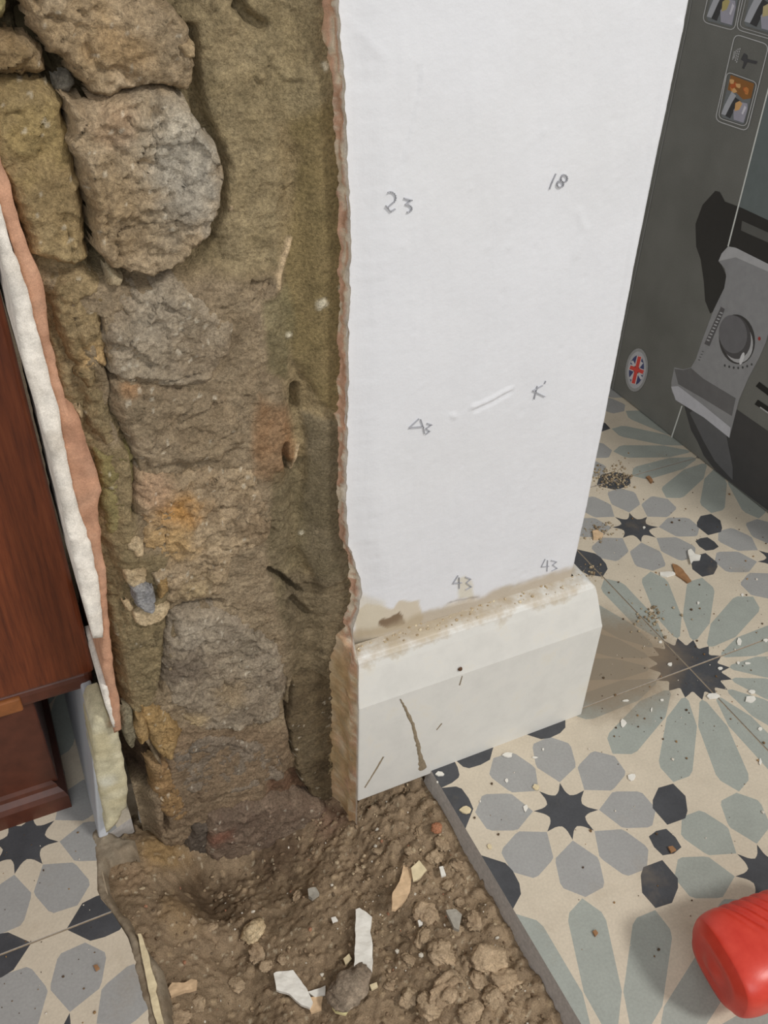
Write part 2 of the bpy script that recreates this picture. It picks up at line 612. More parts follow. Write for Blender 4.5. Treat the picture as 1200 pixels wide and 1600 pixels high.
def stone(name, px, H, w, rough, seed, base, layers=(), yb=YM, res=.0008, sink=.004, jit=.0016, grit=1.0, tilt=(0, 0), prof=.5, **kw):
    P = [wp(x, y, yb - H * .7) for x, y in px]
    P = jitter_poly(P, .0025, jit, seed)
    x0, z0 = P.min(0) - res * 2; x1, z1 = P.max(0) + res * 2
    xs = np.arange(x0, x1, res); zs = np.arange(z0, z1, res)
    X, Z = np.meshgrid(xs, zs)
    sd = sdist(X, Z, P)
    sd = sd + .0011 * fbm(X, Z, 330, 3, seed + 20)
    w = w * .62; H = H * .92
    e = np.clip((sd + .0006) / w, 0, 1)
    pr = (1 - (1 - e) ** 2) ** prof
    cx, cz = P.mean(0)
    h = H * pr + (tilt[0] * (X - cx) + tilt[1] * (Z - cz)) * pr
    Xw = X + .0022 * fbm(X, Z, 130, 3, seed + 11); Zw = Z + .0022 * fbm(X, Z, 130, 3, seed + 12)
    lump = fbm(X, Z, 60, 3, seed) * .6 + facets(Xw, Zw, 75, seed) * 1.0 + facets(Xw, Zw, 190, seed + 3) * .55 + fbm(X, Z, 190, 3, seed + 5) * .45
    d1, idv = worley(X, Z, 230, seed + 2)
    d2, idw = worley(X, Z, 560, seed + 6)
    g = (fbm(X, Z, 420, 3, seed + 1, .6) * 1.2 + (.5 - d1) * (idv > .7) * .8 + (.5 - d2) * .7)
    h = h + pr ** .5 * (rough * 1.35 * lump + rough * .60 * grit * g)
    rv = 1 - np.abs(vnoise(Xw * 62, Zw * 62, seed + 40) * 2 - 1)
    h = h - .0016 * rough / .0016 * smooth((rv - .90) / .08) * pr * (fbm(X, Z, 50, 2, seed + 41) > -.05)
    d4, i4 = worley(Xw, Zw, 150, seed + 30)
    h = h - .0018 * rough / .0016 * (i4 > .88) * smooth((.30 + .25 * fbm(X, Z, 300, 3, seed + 33) - d4) / .3) * pr
    h = np.maximum(h, -sink * .2) - sink * (1 - e ** .5)
    cols = paint(X, Z, base, [(wp(*c_, yb - H), r, cc, s) for c_, r, cc, s in layers], seed)
    # pale grit grains
    k = ((idw > .965) & (d2 < .25 + .3 * _hash(np.floor(X * 97), np.floor(Z * 97), seed)))[..., None] * .45
    cols = cols * (1 - k) + lin((206, 196, 176)) * k
    keepv = sd > -res * 1.5
    idx = -np.ones(X.shape, int); idx[keepv] = np.arange(keepv.sum())
    a, b, c_, d = idx[:-1, :-1], idx[:-1, 1:], idx[1:, 1:], idx[1:, :-1]
    m = (a >= 0) & (b >= 0) & (c_ >= 0) & (d >= 0)
    faces = np.stack([a[m], b[m], c_[m], d[m]], 1)
    V = np.stack([X[keepv], yb - h[keepv], Z[keepv]], 1)
    me = mesh_np(name, V, faces, cols[keepv])
    return link(name, me, M_ROCK, core, **kw)


# ---- mortar bed: one relief with its ridges, smears and cracks
def mortar():
    res = .0008
    xs = np.arange(-.3665, -.2405, res); zs = np.arange(-.085, .56, res)
    X, Z = np.meshgrid(xs, zs)
    h = .0018 * fbm(X, Z, 38, 4, 11) + .0011 * (ridged(X, Z, 110, 4, 15) - .5) + .0009 * facets(X + .002 * fbm(X, Z, 120, 3, 6), Z, 120, 12) + .0013 * fbm(X, Z, 420, 4, 16, .65)
    d1, idv = worley(X, Z, 260, 21)
    rv = 1 - np.abs(vnoise((X + .002 * fbm(X, Z, 130, 3, 5)) * 55, Z * 55, 47) * 2 - 1)
    h -= .0012 * smooth((rv - .91) / .07) * (fbm(X, Z, 45, 2, 48) > 0) * (X < -.27)
    h += np.where(idv > .8, (.5 - d1).clip(0, 1) * .0014, 0)
    col = paint(X, Z, OLIVE, [], 30)

    def poly(px, dh, w, flat, base, amt, seed, y=YM - .004):
        nonlocal h, col
        P = jitter_poly([wp(x, y_, y) for x, y_ in px], .004, .002, seed)
        m = smooth(sdist(X, Z, P) / w + .5)
        rough = h * (1 - flat * m)
        h = rough + dh * m
        k = (m * amt)[..., None]
        col = col * (1 - k) + paint(X, Z, base, [], seed) * k

    def crack(px, wd, dp, y=YM - .004):
        nonlocal h
        P = jitter_poly([wp(x, y_, y) for x, y_ in px], .003, .0014, int(px[0][0]), closed=False)
        d = ldist(X, Z, P)
        h = h - dp * smooth(1.3 - d / wd)
    # rubble-brown ground behind the lower stones
    poly([(60, 430), (440, 430), (450, 640), (460, 1000), (450, 1260), (300, 1400), (170, 1400), (190, 900), (150, 600)], .0046, .010, .0, BRN, .9, 41)
    poly([(0, -60), (330, -60), (340, 200), (360, 420), (150, 430), (0, 300)], -.003, .008, 0, DOL, .6, 42)
    # smooth trowelled olive strip next to the plaster edge
    poly([(430, 120), (560, 90), (560, 560), (535, 640), (500, 625), (462, 560), (445, 470), (450, 380), (470, 250)], .0018, .004, .85, ((130, 114, 80), (120, 106, 74), (138, 121, 88)), 1, 43)
    poly([(300, -60), (560, -60), (560, 130), (440, 200), (440, 420), (350, 430), (320, 150)], .001, .006, .25, ((146, 130, 100), (134, 120, 91), (160, 145, 115)), .8, 44)
    poly([(475, 650), (560, 650), (560, 850), (540, 900), (500, 920), (470, 860), (480, 740)], .0022, .003, .7, ((118, 106, 84), (108, 97, 75), (128, 116, 94)), 1, 45)
    poly([(410, 470), (450, 450), (465, 500), (455, 600), (420, 580)], .001, .004, .4, ((126, 116, 86), (108, 98, 70), (140, 130, 100)), .8, 46)
    poly([(400, 620), (450, 640), (470, 720), (440, 760), (395, 740)], .001, .006, .1, ((150, 112, 78), (134, 106, 78), (140, 118, 92)), .8, 47)
    poly([(425, 740), (480, 720), (480, 900), (450, 1000), (415, 870)], -.0015, .006, 0, DOL, .8, 48)
    poly([(440, 900), (545, 900), (545, 1080), (450, 1060)], .0008, .008, .1, ((112, 99, 78), (100, 88, 69), (128, 114, 92)), .8, 49)
    poly([(150, 700), (210, 690), (215, 860), (200, 900), (160, 840)], .003, .005, .1, OLIVE, .9, 50)
    poly([(160, 860), (260, 860), (265, 1030), (230, 1110), (180, 1110)], .002, .006, 0, ((128, 113, 84), (110, 97, 72), (144, 129, 98)), .9, 51)
    poly([(255, 1130), (470, 1130), (520, 1290), (300, 1420), (240, 1300)], .001, .01, 0, ((126, 106, 84), (110, 92, 73), (140, 121, 98)), .8, 52)
    poly([(420, 1200), (560, 1230), (560, 1400), (400, 1400)], -.004, .008, 0, RED, .6, 53)
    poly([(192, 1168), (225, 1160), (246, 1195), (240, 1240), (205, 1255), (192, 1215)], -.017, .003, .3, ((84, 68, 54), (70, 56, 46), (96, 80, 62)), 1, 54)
    # deep joints and holes
    crack([(35, -10), (60, 40), (78, 95), (110, 120), (140, 160)], .0045, .012)
    crack([(55, 60), (80, 118), (105, 165), (118, 205), (118, 260), (138, 320), (142, 400)], .0025, .010)
    crack([(0, 40), (20, 45), (45, 50)], .004, .010)
    crack([(150, 420), (200, 436), (250, 440), (300, 415)], .002, .007)
    crack([(155, 500), (163, 560), (180, 600), (175, 645), (205, 700), (212, 745), (208, 800)], .0016, .010)
    crack([(305, 60), (310, 150), (320, 190), (352, 260), (348, 330), (325, 390), (290, 425)], .003, .006)
    crack([(420, 890), (440, 905), (470, 935)], .0016, .009)
    crack([(464, 610), (466, 640)], .0022, .008)
    crack([(448, 700), (450, 740)], .0018, .008)
    crack([(345, 940), (300, 945), (262, 960), (258, 1020), (250, 1080)], .002, .006)
    crack([(445, 1060), (448, 1120), (460, 1180)], .0014, .006)
    crack([(380, 10), (392, 35), (412, 45)], .0022, .006)
    crack([(404, 128), (418, 140), (428, 108), (445, 135), (470, 128)], .0008, .0014)
    crack([(225, 1140), (250, 1175), (265, 1230), (258, 1300)], .0015, .006)
    crack([(395, 445), (425, 440), (398, 470)], .0012, .0022)
    crack([(455, 940), (480, 965)], .0025, .005)
    crack([(200, 1170), (225, 1190)], .003, .006)
    h = h + .0046 * smooth((X + .2640) / .010) * (1 - .35 * smooth((.0 - Z) / .02))
    # bevel back at the left, where the corner of the wall turns
    h = h - .012 * smooth((-.3585 - X) / .008 + .2)
    # cream smears
    for px, wd in (([(448, 372), (440, 400), (432, 425), (430, 445)], .0012), ([(463, 692), (458, 712), (455, 730)], .0009)):
        d = ldist(X, Z, jitter_poly([wp(x, y_) for x, y_ in px], .002, .0006, 77, closed=False))
        k = smooth(1.4 - d / wd)[..., None]
        col = col * (1 - k) + lin((196, 172, 138)) * k; h = h + .0012 * k[..., 0]
    for (px, py), r in (((494, 465), .0024), ((500, 98), .0012), ((448, 520), .0014), ((524, 440), .0014), ((530, 480), .0012), ((470, 830), .0012)):
        c = wp(px, py); d = np.hypot(X - c[0], Z - c[1]) / r + fbm(X, Z, 500, 3, 90) * .5
        k = smooth(1.4 - d * 1.0)[..., None]
        col = col * (1 - k) + lin((200, 190, 166)) * k; h = h + .0008 * k[..., 0]
    nz, nx = X.shape
    idx = np.arange(nz * nx).reshape(nz, nx)
    faces = np.stack([idx[:-1, :-1].ravel(), idx[:-1, 1:].ravel(), idx[1:, 1:].ravel(), idx[1:, :-1].ravel()], 1)
    V = np.stack([X.ravel(), (YM - h).ravel(), Z.ravel()], 1)
    return link('mortar', mesh_np('mortar', V, faces, col.reshape(-1, 3)), M_ROCK, core, label='rough olive brown lime and earth mortar')


mortar()

GR = (178, 168, 150)
stone('stone', [(0, -70), (25, 0), (35, 20), (53, 50), (77, 83), (107, 90), (120, 113), (143, 147), (157, 152), (187, 150), (260, 133), (293, 143), (308, 127), (305, 70), (302, 40), (277, 10), (247, 0), (250, -80)],
      .0130, .006, .0019, 101, TAN, [((190, 80), .01, (160, 132, 96), .6), ((280, 60), .012, (132, 116, 92), .6), ((120, 60), .02, (146, 122, 88), .5)], label='tan rubble stone at the top of the wall')
stone('stone', [(103, 157), (117, 200), (103, 230), (123, 260), (137, 313), (147, 393), (167, 417), (200, 430), (243, 437), (290, 413), (327, 370), (347, 320), (350, 273), (340, 230), (317, 203), (300, 183), (300, 163), (283, 150), (260, 137), (187, 150), (143, 157)],
      .0155, .0055, .0021, 102, TAN, [((280, 220), .020, GR, .9), ((300, 300), .018, (160, 152, 138), .8), ((180, 190), .010, (166, 138, 110), .6), ((170, 330), .018, (142, 120, 88), .6), ((260, 380), .012, (148, 132, 108), .5)], label='large grey and tan rubble stone jutting from the wall')
stone('stone', [(-20, 125), (-25, 240), (20, 300), (45, 400), (75, 408), (110, 418), (145, 402), (135, 380), (135, 330), (118, 250), (100, 165), (72, 128), (40, 122)],
      .0095, .007, .0013, 103, ((156, 134, 96), (142, 122, 88), (168, 148, 112)), [((60, 200), .018, (150, 130, 86), .6)], label='yellow olive lump at the left of the wall')
stone('stone', [(-25, 55), (-25, 128), (40, 122), (78, 118), (72, 82), (45, 55), (20, 50)], .010, .007, .0022, 104, TAN, [((20, 100), .012, (116, 92, 52), .6)])
stone('stone', [(-25, -60), (10, -60), (15, 5), (8, 35), (-25, 40)], .010, .005, .0014, 105, ((150, 138, 96), (130, 116, 78), (168, 156, 116)))
stone('stone', [(70, 432), (130, 425), (163, 440), (163, 520), (170, 570), (155, 590), (140, 612), (120, 592), (105, 560), (95, 530), (80, 480)],
      .0060, .006, .0017, 106, ((150, 130, 96), (124, 106, 76), (176, 154, 118)), [((150, 560), .006, (190, 158, 112), .8)])
stone('stone', [(168, 440), (200, 448), (290, 440), (335, 470), (375, 505), (360, 560), (335, 598), (280, 612), (200, 600), (172, 590), (162, 540), (165, 500)],
      .0088, .009, .0018, 107, GREYT, [((230, 500), .016, (158, 146, 128), .6), ((320, 560), .018, (138, 122, 100), .8), ((190, 560), .006, (168, 154, 134), .5), ((180, 480), .01, (140, 124, 102), .6)])
stone('stone', [(170, 598), (210, 590), (260, 600), (340, 606), (385, 640), (395, 690), (350, 722), (290, 732), (230, 735), (205, 720), (195, 685), (180, 650)],
      .0085, .009, .0013, 108, BRN, [((205, 612), .004, (164, 122, 84), .6), ((210, 660), .012, (140, 124, 100), .7), ((330, 680), .02, (128, 110, 84), .4)], label='smooth brown rubble stone with an orange streak')
stone('stone', [(212, 733), (280, 742), (330, 727), (400, 727), (432, 790), (425, 850), (365, 880), (348, 935), (290, 947), (250, 947), (225, 885), (212, 835), (207, 780)],
      .0080, .009, .0019, 109, ((158, 138, 110), (138, 119, 94), (180, 160, 132)), [((278, 800), .013, (180, 134, 76), .85), ((262, 850), .014, (186, 154, 108), .8), ((240, 770), .012, (170, 140, 112), .8), ((310, 925), .010, (166, 146, 112), .7)], label='rubble stone stained orange')
stone('stone', [(265, 958), (330, 945), (385, 965), (440, 1005), (452, 1060), (440, 1120), (385, 1143), (330, 1146), (290, 1135), (262, 1100), (252, 1050)],
      .0075, .010, .0017, 110, ((144, 131, 113), (126, 112, 94), (166, 152, 130)), [((300, 990), .013, (158, 146, 128), .9), ((400, 1000), .014, (134, 122, 104), .8), ((300, 1130), .010, (176, 154, 118), .8), ((360, 1090), .013, (150, 130, 100), .6), ((290, 1040), .012, (98, 86, 74), .7)], label='grey and cream rubble stone low in the wall')
stone('stone', [(262, 1150), (300, 1142), (400, 1152), (445, 1175), (450, 1215), (385, 1235), (330, 1245), (280, 1240), (262, 1195)],
      .0065, .008, .0013, 111, ((128, 115, 99), (114, 101, 86), (144, 130, 112)), [((300, 1170), .010, (112, 102, 90), .8)])
stone('stone', [(322, 1275), (425, 1248), (500, 1250), (545, 1272), (530, 1295), (470, 1312), (400, 1338), (335, 1360), (315, 1330)],
      .0150, .010, .0012, 112, ((118, 100, 84), (104, 87, 74), (140, 122, 103)), [((345, 1310), .008, (124, 82, 66), .7), ((520, 1275), .009, (112, 74, 64), .7), ((470, 1300), .010, (150, 134, 114), .6)], yb=.030, label='old brick dusted red at the foot of the wall')
stone('stone', [(150, 705), (203, 700), (213, 740), (207, 800), (200, 840), (168, 832), (155, 780)], .0065, .006, .0013, 113, ((138, 125, 84), (122, 111, 74), (152, 138, 98)))
stone('stone', [(128, 615), (168, 605), (178, 650), (200, 690), (160, 702), (138, 670)], .005, .006, .0014, 114, OLIVE)
stone('stone', [(195, 850), (207, 832), (224, 845), (226, 868), (205, 872)], .0095, .004, .0012, 115, CREAM, sink=.002)
stone('stone', [(178, 975), (215, 985), (250, 978), (262, 1010), (245, 1070), (215, 1100), (190, 1085)], .006, .008, .002, 116, ((124, 110, 82), (106, 93, 70), (140, 125, 96)))
stone('stone', [(215, 1095), (255, 1105), (285, 1140), (268, 1192), (245, 1175), (228, 1145)], .0095, .006, .0014, 117, YEL, label='yellow crumbling stone')
stone('stone', [(211, 1122), (228, 1125), (231, 1150), (218, 1162), (210, 1140)], .014, .003, .0005, 118, YEL, sink=.002)
stone('stone', [(190, 1118), (208, 1112), (214, 1150), (206, 1166), (192, 1148)], .012, .003, .0006, 119, ((128, 120, 98), (112, 102, 82), (140, 132, 110)), sink=.002)
stone('stone', [(262, 1180), (232, 1195), (245, 1260), (272, 1300), (300, 1265), (280, 1215)], .007, .008, .0014, 120, ((146, 118, 82), (124, 98, 70), (160, 134, 98)))
stone('stone', [(84, 122), (104, 112), (118, 130), (108, 146), (88, 142)], .006, .004, .001, 121, ((146, 142, 132), (118, 112, 100), (176, 172, 162)), sink=.002)
stone('stone', [(278, 72), (304, 68), (305, 92), (285, 92)], .0165, .003, .0003, 122, CREAM, sink=.003, label='small cream chip in the stone')
stone('stone', [(300, 1290), (330, 1285), (328, 1340), (300, 1360), (285, 1320)], .009, .006, .001, 123, ((96, 86, 76), (84, 74, 64), (106, 96, 86)))
for k, (px, H, b_) in enumerate((([(193, 892), (212, 885), (230, 893), (228, 908), (205, 915), (195, 905)], .011, CREAM),
                                 ([(205, 915), (222, 908), (240, 920), (243, 940), (240, 956), (222, 954), (208, 940)], .0135, ((150, 148, 146), (134, 133, 134), (170, 166, 158))),
                                 ([(193, 942), (205, 938), (211, 948), (203, 956), (194, 952)], .010, CREAM),
                                 ([(207, 955), (225, 950), (250, 945), (266, 940), (258, 965), (225, 978), (210, 972)], .0105, CREAM),
                                 ([(167, 420), (192, 432), (190, 448), (172, 446)], .010, ((186, 170, 140), (160, 142, 112), (200, 188, 160))),
                                 ([(243, 905), (262, 895), (262, 920), (248, 935)], .0105, YEL),
                                 ([(118, 640), (128, 640), (130, 652), (120, 655)], .007, CREAM),
                                 ([(358, 320), (366, 318), (367, 330), (359, 331)], .003, TAN))):
    stone('pebble', px, H, .003, .0004, 140 + k, b_, sink=.002, res=.0006, jit=.0006)
# the rough butt of old board that backs the plaster edge near the floor
stone('batten', [(455, 1060), (500, 1050), (535, 1065), (548, 1160), (552, 1262), (530, 1268), (490, 1248), (462, 1200), (448, 1120)],
      .0060, .003, .0006, 131, ((106, 93, 72), (94, 81, 62), (122, 106, 80)), [((500, 1200), .012, (74, 62, 46), .7), ((530, 1150), .006, (112, 86, 54), .7)], grit=.6, label='dark split batten set in the mortar')


# ---- white painted plaster with a ragged left edge and a rounded right arris
def wlx(px): return [wp(x, y, YW) for x, y in px]


LEFT_EDGE = wlx([(527, -40), (531, 60), (538, 120), (540, 200), (545, 300), (548, 380), (545, 480), (544, 560), (543, 640), (543, 700), (540, 780), (544, 850),
                 (556, 885), (563, 905), (565, 925), (560, 955), (552, 980), (551, 1010), (553, 1040)])
LEFT_EDGE = sorted([(z, x) for x, z in LEFT_EDGE])
LEZ = np.array([a for a, b in LEFT_EDGE]); LEX = np.array([b for a, b in LEFT_EDGE])
LEZ = np.append(np.insert(LEZ, 0, -.05), .7); LEX = np.append(np.insert(LEX, 0, -.2475), LEX[-1])
XR = -.1062


def left_x(z, seed=3, amp=.0007):
    return np.interp(z, LEZ, LEX) + amp * fbm(z, z * 0 + seed, 260, 4, seed)


def white_plaster():
    res = .0011
    zs = np.arange(.055, .60, res)
    front = XR - .003
    ns = int((front + .2475) / res)
    arc = [(front + .003 * math.sin(a), YW + .003 * (1 - math.cos(a))) for a in np.linspace(0, math.pi / 2, 7)[1:]]
    side = [(XR, y) for y in np.linspace(YW + .006, .30, 60)]
    t = np.linspace(0, 1, ns)
    xl = left_x(zs)
    X = np.concatenate([xl[:, None] + (front - xl)[:, None] * t[None], np.repeat([[a[0] for a in arc + side]], len(zs), 0)], 1)
    Y = np.concatenate([np.full((len(zs), ns), YW), np.repeat([[a[1] for a in arc + side]], len(zs), 0)], 1)
    Z = np.repeat(zs[:, None], X.shape[1], 1)
    Sx = X + Y
    h = .00035 * fbm(Sx, Z, 18, 3, 60) + .00016 * fbm(Sx * 3.0, Z * .35, 160, 3, 61) + .00008 * fbm(Sx, Z, 500, 2, 62)
    # shallow fall-away beside the broken edge and rolled arris ridge
    h += .0022 * smooth((X - xl[:, None]) / .017) - .0022

    def mark(px, wd, dh, seed=1, closed=False):
        nonlocal h
        d = ldist(X, Z, jitter_poly(wlx(px), .002, .0004, seed, closed=False))
        h = h + dh * smooth(1.5 - d / wd) * (Y < YW + .002)
    mark([(738, 636), (765, 625), (785, 614), (800, 606)], .0009, .00075)
    mark([(742, 642), (770, 630), (800, 612)], .0008, -.0006)
    mark([(706, 648), (712, 652)], .0009, .0006)
    mark([(655, 110), (650, 150), (640, 200), (628, 240), (622, 265)], .0010, -.0003)
    mark([(662, 115), (657, 150), (647, 200), (634, 245)], .0009, .0003)
    mark([(545, 30), (600, 90)], .0015, .0002)
    mark([(835, 730), (815, 765), (800, 800)], .0016, .0002)
    mark([(905, 330), (915, 360), (900, 400)], .0015, .0003)
    mark([(700, 945), (728, 938), (745, 936)], .0008, -.0012)
    mark([(800, 918), (850, 900)], .0006, -.0004)
    mark([(1062, 40), (1000, 330), (960, 560), (925, 740), (905, 880)], .0022, .0004)
    for k in range(40):
        c = (RNG.uniform(-.235, -.12), RNG.uniform(.12, .5)); r = RNG.uniform(.0005, .0013)
        h = h + RNG.choice([-1, 1]) * .0003 * np.exp(-((X - c[0]) ** 2 + ((Z - c[1]) * .7) ** 2) / r ** 2)
    nx_ = np.zeros_like(X); ny_ = np.full_like(X, -1.0)
    i = ns
    for k, a in enumerate(np.linspace(0, math.pi / 2, 7)[1:]):
        nx_[:, i + k] = math.sin(a); ny_[:, i + k] = -math.cos(a)
    nx_[:, i + 6:] = 1; ny_[:, i + 6:] = 0
    X2 = X + nx_ * h; Y2 = Y + ny_ * h
    col = np.empty(X.shape + (3,)); col[:] = lin((219, 219, 221))
    k = smooth(fbm(X, Z, 14, 3, 70) * .6 + .3)[..., None] * .35
    col = col * (1 - k) + lin((213, 212, 210)) * k
    # tan stain and flaked patch low on the left, plus the dirty line above the skirting

    def blot(P, c, amt, w=.001, seed=1, jit=.001):
        nonlocal col
        sd = sdist(X, Z, jitter_poly(wlx(P), .002, jit, seed)) * 1.0
        k = (smooth(sd / w + .5) * amt * (Y < YW + .002))[..., None]
        col = col * (1 - k) + lin(c) * k
    blot([(555, 965), (575, 945), (615, 950), (622, 940), (655, 938), (662, 965), (655, 978), (610, 985), (560, 1000)], (196, 180, 150), .75, .0014, 4)
    blot([(556, 930), (600, 940), (600, 1010), (556, 1030)], (202, 192, 170), .6, .005, 5)
    blot([(715, 905), (728, 900), (740, 915), (738, 935), (718, 935)], (205, 196, 172), .7, .002, 6)
    blot([(592, 970), (606, 965), (622, 958), (630, 962), (634, 974), (622, 978), (606, 982), (594, 978)], (126, 106, 84), 1, .0005, 7, .0012)
    band = smooth((.1225 - Z) / .006 + .6 * fbm(X, Z, 120, 4, 71))[..., None] * (Y < .2)[..., None] * .8
    col = col * (1 - band) + lin((176, 160, 134)) * band
    nz, nx = X.shape
    idx = np.arange(nz * nx).reshape(nz, nx)
    faces = np.stack([idx[:-1, :-1].ravel(), idx[:-1, 1:].ravel(), idx[1:, 1:].ravel(), idx[1:, :-1].ravel()], 1)
    V = np.stack([X2.ravel(), Y2.ravel(), Z.ravel()], 1)
    return link('painted_plaster', mesh_np('painted_plaster', V, faces, col.reshape(-1, 3)), M_WALL, core, label='white painted plaster with a ragged broken left edge')


wplaster = white_plaster()


def plaster_edge():
    """the broken thickness of the plaster, seen along its left edge: paint skin, pink coat, crumbly backing"""
    zs = np.arange(-.032, .58, .0008)
    prof = [(0.0, .0), (.0, .0013), (-.0004, .003), (.0, .0055), (-.0006, .008), (-.0012, .0105), (-.0022, .013), (-.0035, .0155), (-.006, .018)]
    X = []; Y = []
    xl = left_x(zs)
    fat = np.exp(-((zs - .150) / .013) ** 2)          # bulge where a big flake has gone
    low = smooth((.115 - zs) / .02)
    fwd = smooth((.1175 - zs + .002 * fbm(zs, zs * 0, 300, 3, 89)) / .004)
    xl = xl * (1 - fwd) + (-.2481) * fwd
    for k, (dx, dy) in enumerate(prof):
        j = fbm(zs, zs * 0 + k * .37, 330, 4, 80) * (.0012 if k > 1 else .0001) + fbm(zs, zs * 0 + k * .9, 90, 3, 83) * (.0012 if k > 1 else .00005)
        X.append(xl + dx * (1 + 2.6 * fat + .9 * low) + j - (.0012 * low if k > 1 else 0))
        Y.append(YW - .0158 * fwd + dy * (1 + .95 * fwd) + (-.0004 if k == 0 else 0) + np.abs(j) * .5)
    X = np.array(X).T; Y = np.array(Y).T; Z = np.repeat(zs[:, None], X.shape[1], 1)
    col = np.empty(X.shape + (3,))
    pink, cream, buff = lin((204, 164, 138)), lin((226, 212, 190)), lin((186, 160, 124))
    t = Y - YW + .0158 * fwd[:, None]
    n = fbm(X * 0 + t * 7, Z, 130, 4, 85)
    kk = smooth((n - .05) * 5 + .2)[..., None]
    col[:] = pink
    col = col * (1 - kk) + cream * kk
    kb = smooth((t - .008) / .004 + n)[..., None] * .6
    col = col * (1 - kb) + buff * kb
    kl = low[:, None, None] * .75 * smooth(fbm(t * 3, Z, 60, 3, 88) + .7)[..., None]
    col = col * (1 - kl) + lin((172, 146, 104)) * kl
    skin = (t < .0018)[..., None] * 1.0
    col = col * (1 - skin) + lin((214, 206, 194)) * skin
    nz, nx = X.shape
    idx = np.arange(nz * nx).reshape(nz, nx)
    faces = np.stack([idx[:-1, 1:].ravel(), idx[:-1, :-1].ravel(), idx[1:, :-1].ravel(), idx[1:, 1:].ravel()], 1)
    link('plaster_edge', mesh_np('plaster_edge', np.stack([X.ravel(), Y.ravel(), Z.ravel()], 1), faces, col.reshape(-1, 3)), M_PLASTER, core, label='crumbling pink and buff broken edge of the plaster')


plaster_edge()


def slab(name, px, yf, yb, mat, parent, base, seed, amp=.0006, res=.0018, jit=.0007, side_col=None, step=.0018, layers=(), **kw):
    """a ragged layer seen on its broken front, running back along the wall"""
    P = jitter_poly([wp(x, y, yf) for x, y in px], step, jit, seed)
    x0, z0 = P.min(0); x1, z1 = P.max(0)
    gx, gz = np.meshgrid(np.arange(x0, x1, res), np.arange(z0, z1, res))
    sd = sdist(gx, gz, P); m = sd > res * .5
    inner = np.stack([gx[m], gz[m]], 1)
    V = [Vector(p) for p in P] + [Vector(p) for p in inner]
    ov, oe, of, _, _, _ = delaunay_2d_cdt(V, [], [list(range(len(P)))], 1, 1e-6)
    A = np.array([[v.x, v.y] for v in ov])
    s = sdist(A[:, 0], A[:, 1], P).clip(0)
    h = amp * (fbm(A[:, 0], A[:, 1], 160, 4, seed) + .4 * fbm(A[:, 0], A[:, 1], 500, 3, seed + 1)) + .0009 * smooth(s / .002)
    bm = bmesh.new()
    vs = [bm.verts.new((a[0], yf - hh, a[1])) for a, hh in zip(A, h)]
    for f in of:
        try: bm.faces.new([vs[i] for i in f])
        except ValueError: pass
    bmesh.ops.recalc_face_normals(bm, faces=bm.faces)
    be = [e for e in bm.edges if len(e.link_faces) == 1]
    r = bmesh.ops.extrude_edge_only(bm, edges=be)
    for g in r['geom']:
        if isinstance(g, bmesh.types.BMVert): g.co.y = yb
    bm.verts.index_update()
    co = np.array([v.co[:] for v in bm.verts])
    cols = paint(co[:, 0], co[:, 2], base, [(wp(*c_, yf), r_, cc, s_) for c_, r_, cc, s_ in layers], seed)
    if side_col is not None:
        cols[co[:, 1] > yb - .001] = lin(side_col)
    bmesh.ops.recalc_face_normals(bm, faces=bm.faces)
    me = bpy.data.meshes.new(name); bm.to_mesh(me); bm.free()
    a = me.color_attributes.new('Col', 'FLOAT_COLOR', 'POINT')
    c4 = np.ones((len(cols), 4), np.float32); c4[:, :3] = cols
    a.data.foreach_set('color', c4.ravel())
    for p in me.polygons: p.use_smooth = True
    return link(name, me, mat, parent, **kw)


PINK = ((178, 136, 110), (168, 126, 100), (190, 152, 126))
WHT = ((216, 208, 196), (204, 196, 184), (226, 220, 210))
slab('pink_plaster', [px_of(-.3690, .0165, .60), px_of(-.3560, .0165, .60), px_of(-.3585, .0165, .48), (-60, 100), (-30, 170), (0, 245), (20, 300), (32, 350), (47, 400), (62, 428), (70, 455), (76, 520), (95, 600), (108, 645), (128, 660), (135, 700), (150, 735), (158, 765),
                      (152, 790), (158, 850), (166, 890), (168, 940), (172, 990), (178, 1050), (186, 1090), (190, 1140), (178, 1146), (172, 1100), (160, 1040), (158, 960), (148, 900), (125, 830), (105, 745), (90, 650), (70, 570), (45, 470), (25, 400), (0, 330), (-60, 200), px_of(-.3690, .0165, .45)],
     .0165, .10, M_PLASTER, core, PINK, 201, layers=[((130, 700), .012, (164, 122, 98), .6)], label='broken pink plaster undercoat along the left arris')
slab('white_plaster_strip', [px_of(-.3712, .014, .60), px_of(-.3665, .014, .60), px_of(-.3665, .014, .45), (-60, 200), (-20, 285), (2, 320), (22, 395), (43, 450), (58, 515), (74, 575), (90, 635), (100, 690), (110, 745), (124, 800), (142, 850), (153, 905), (160, 955), (161, 996), (145, 997), (128, 930), (108, 840), (78, 705), (52, 620), (34, 560), (18, 468), (0, 395), (-20, 345), (-60, 250), px_of(-.3712, .014, .45)],
     .0140, .10, M_PLASTER, core, WHT, 202, amp=.0008, layers=[((90, 690), .006, (190, 180, 166), .7)], label='thick white paint and skim coat along the left arris')
slab('white_plaster_strip', [(160, 1075), (168, 1072), (176, 1110), (182, 1135), (176, 1138), (168, 1115)], .0160, .06, M_PLASTER, core, WHT, 203)

# pencil readings, chip and cracks on the white paint
M_PENCIL = mat_flat('pencil', (172, 172, 176), .7, .1)
M_DIRT = mat_flat('crack_dirt', (140, 126, 104), .9, .3, 900, .6)


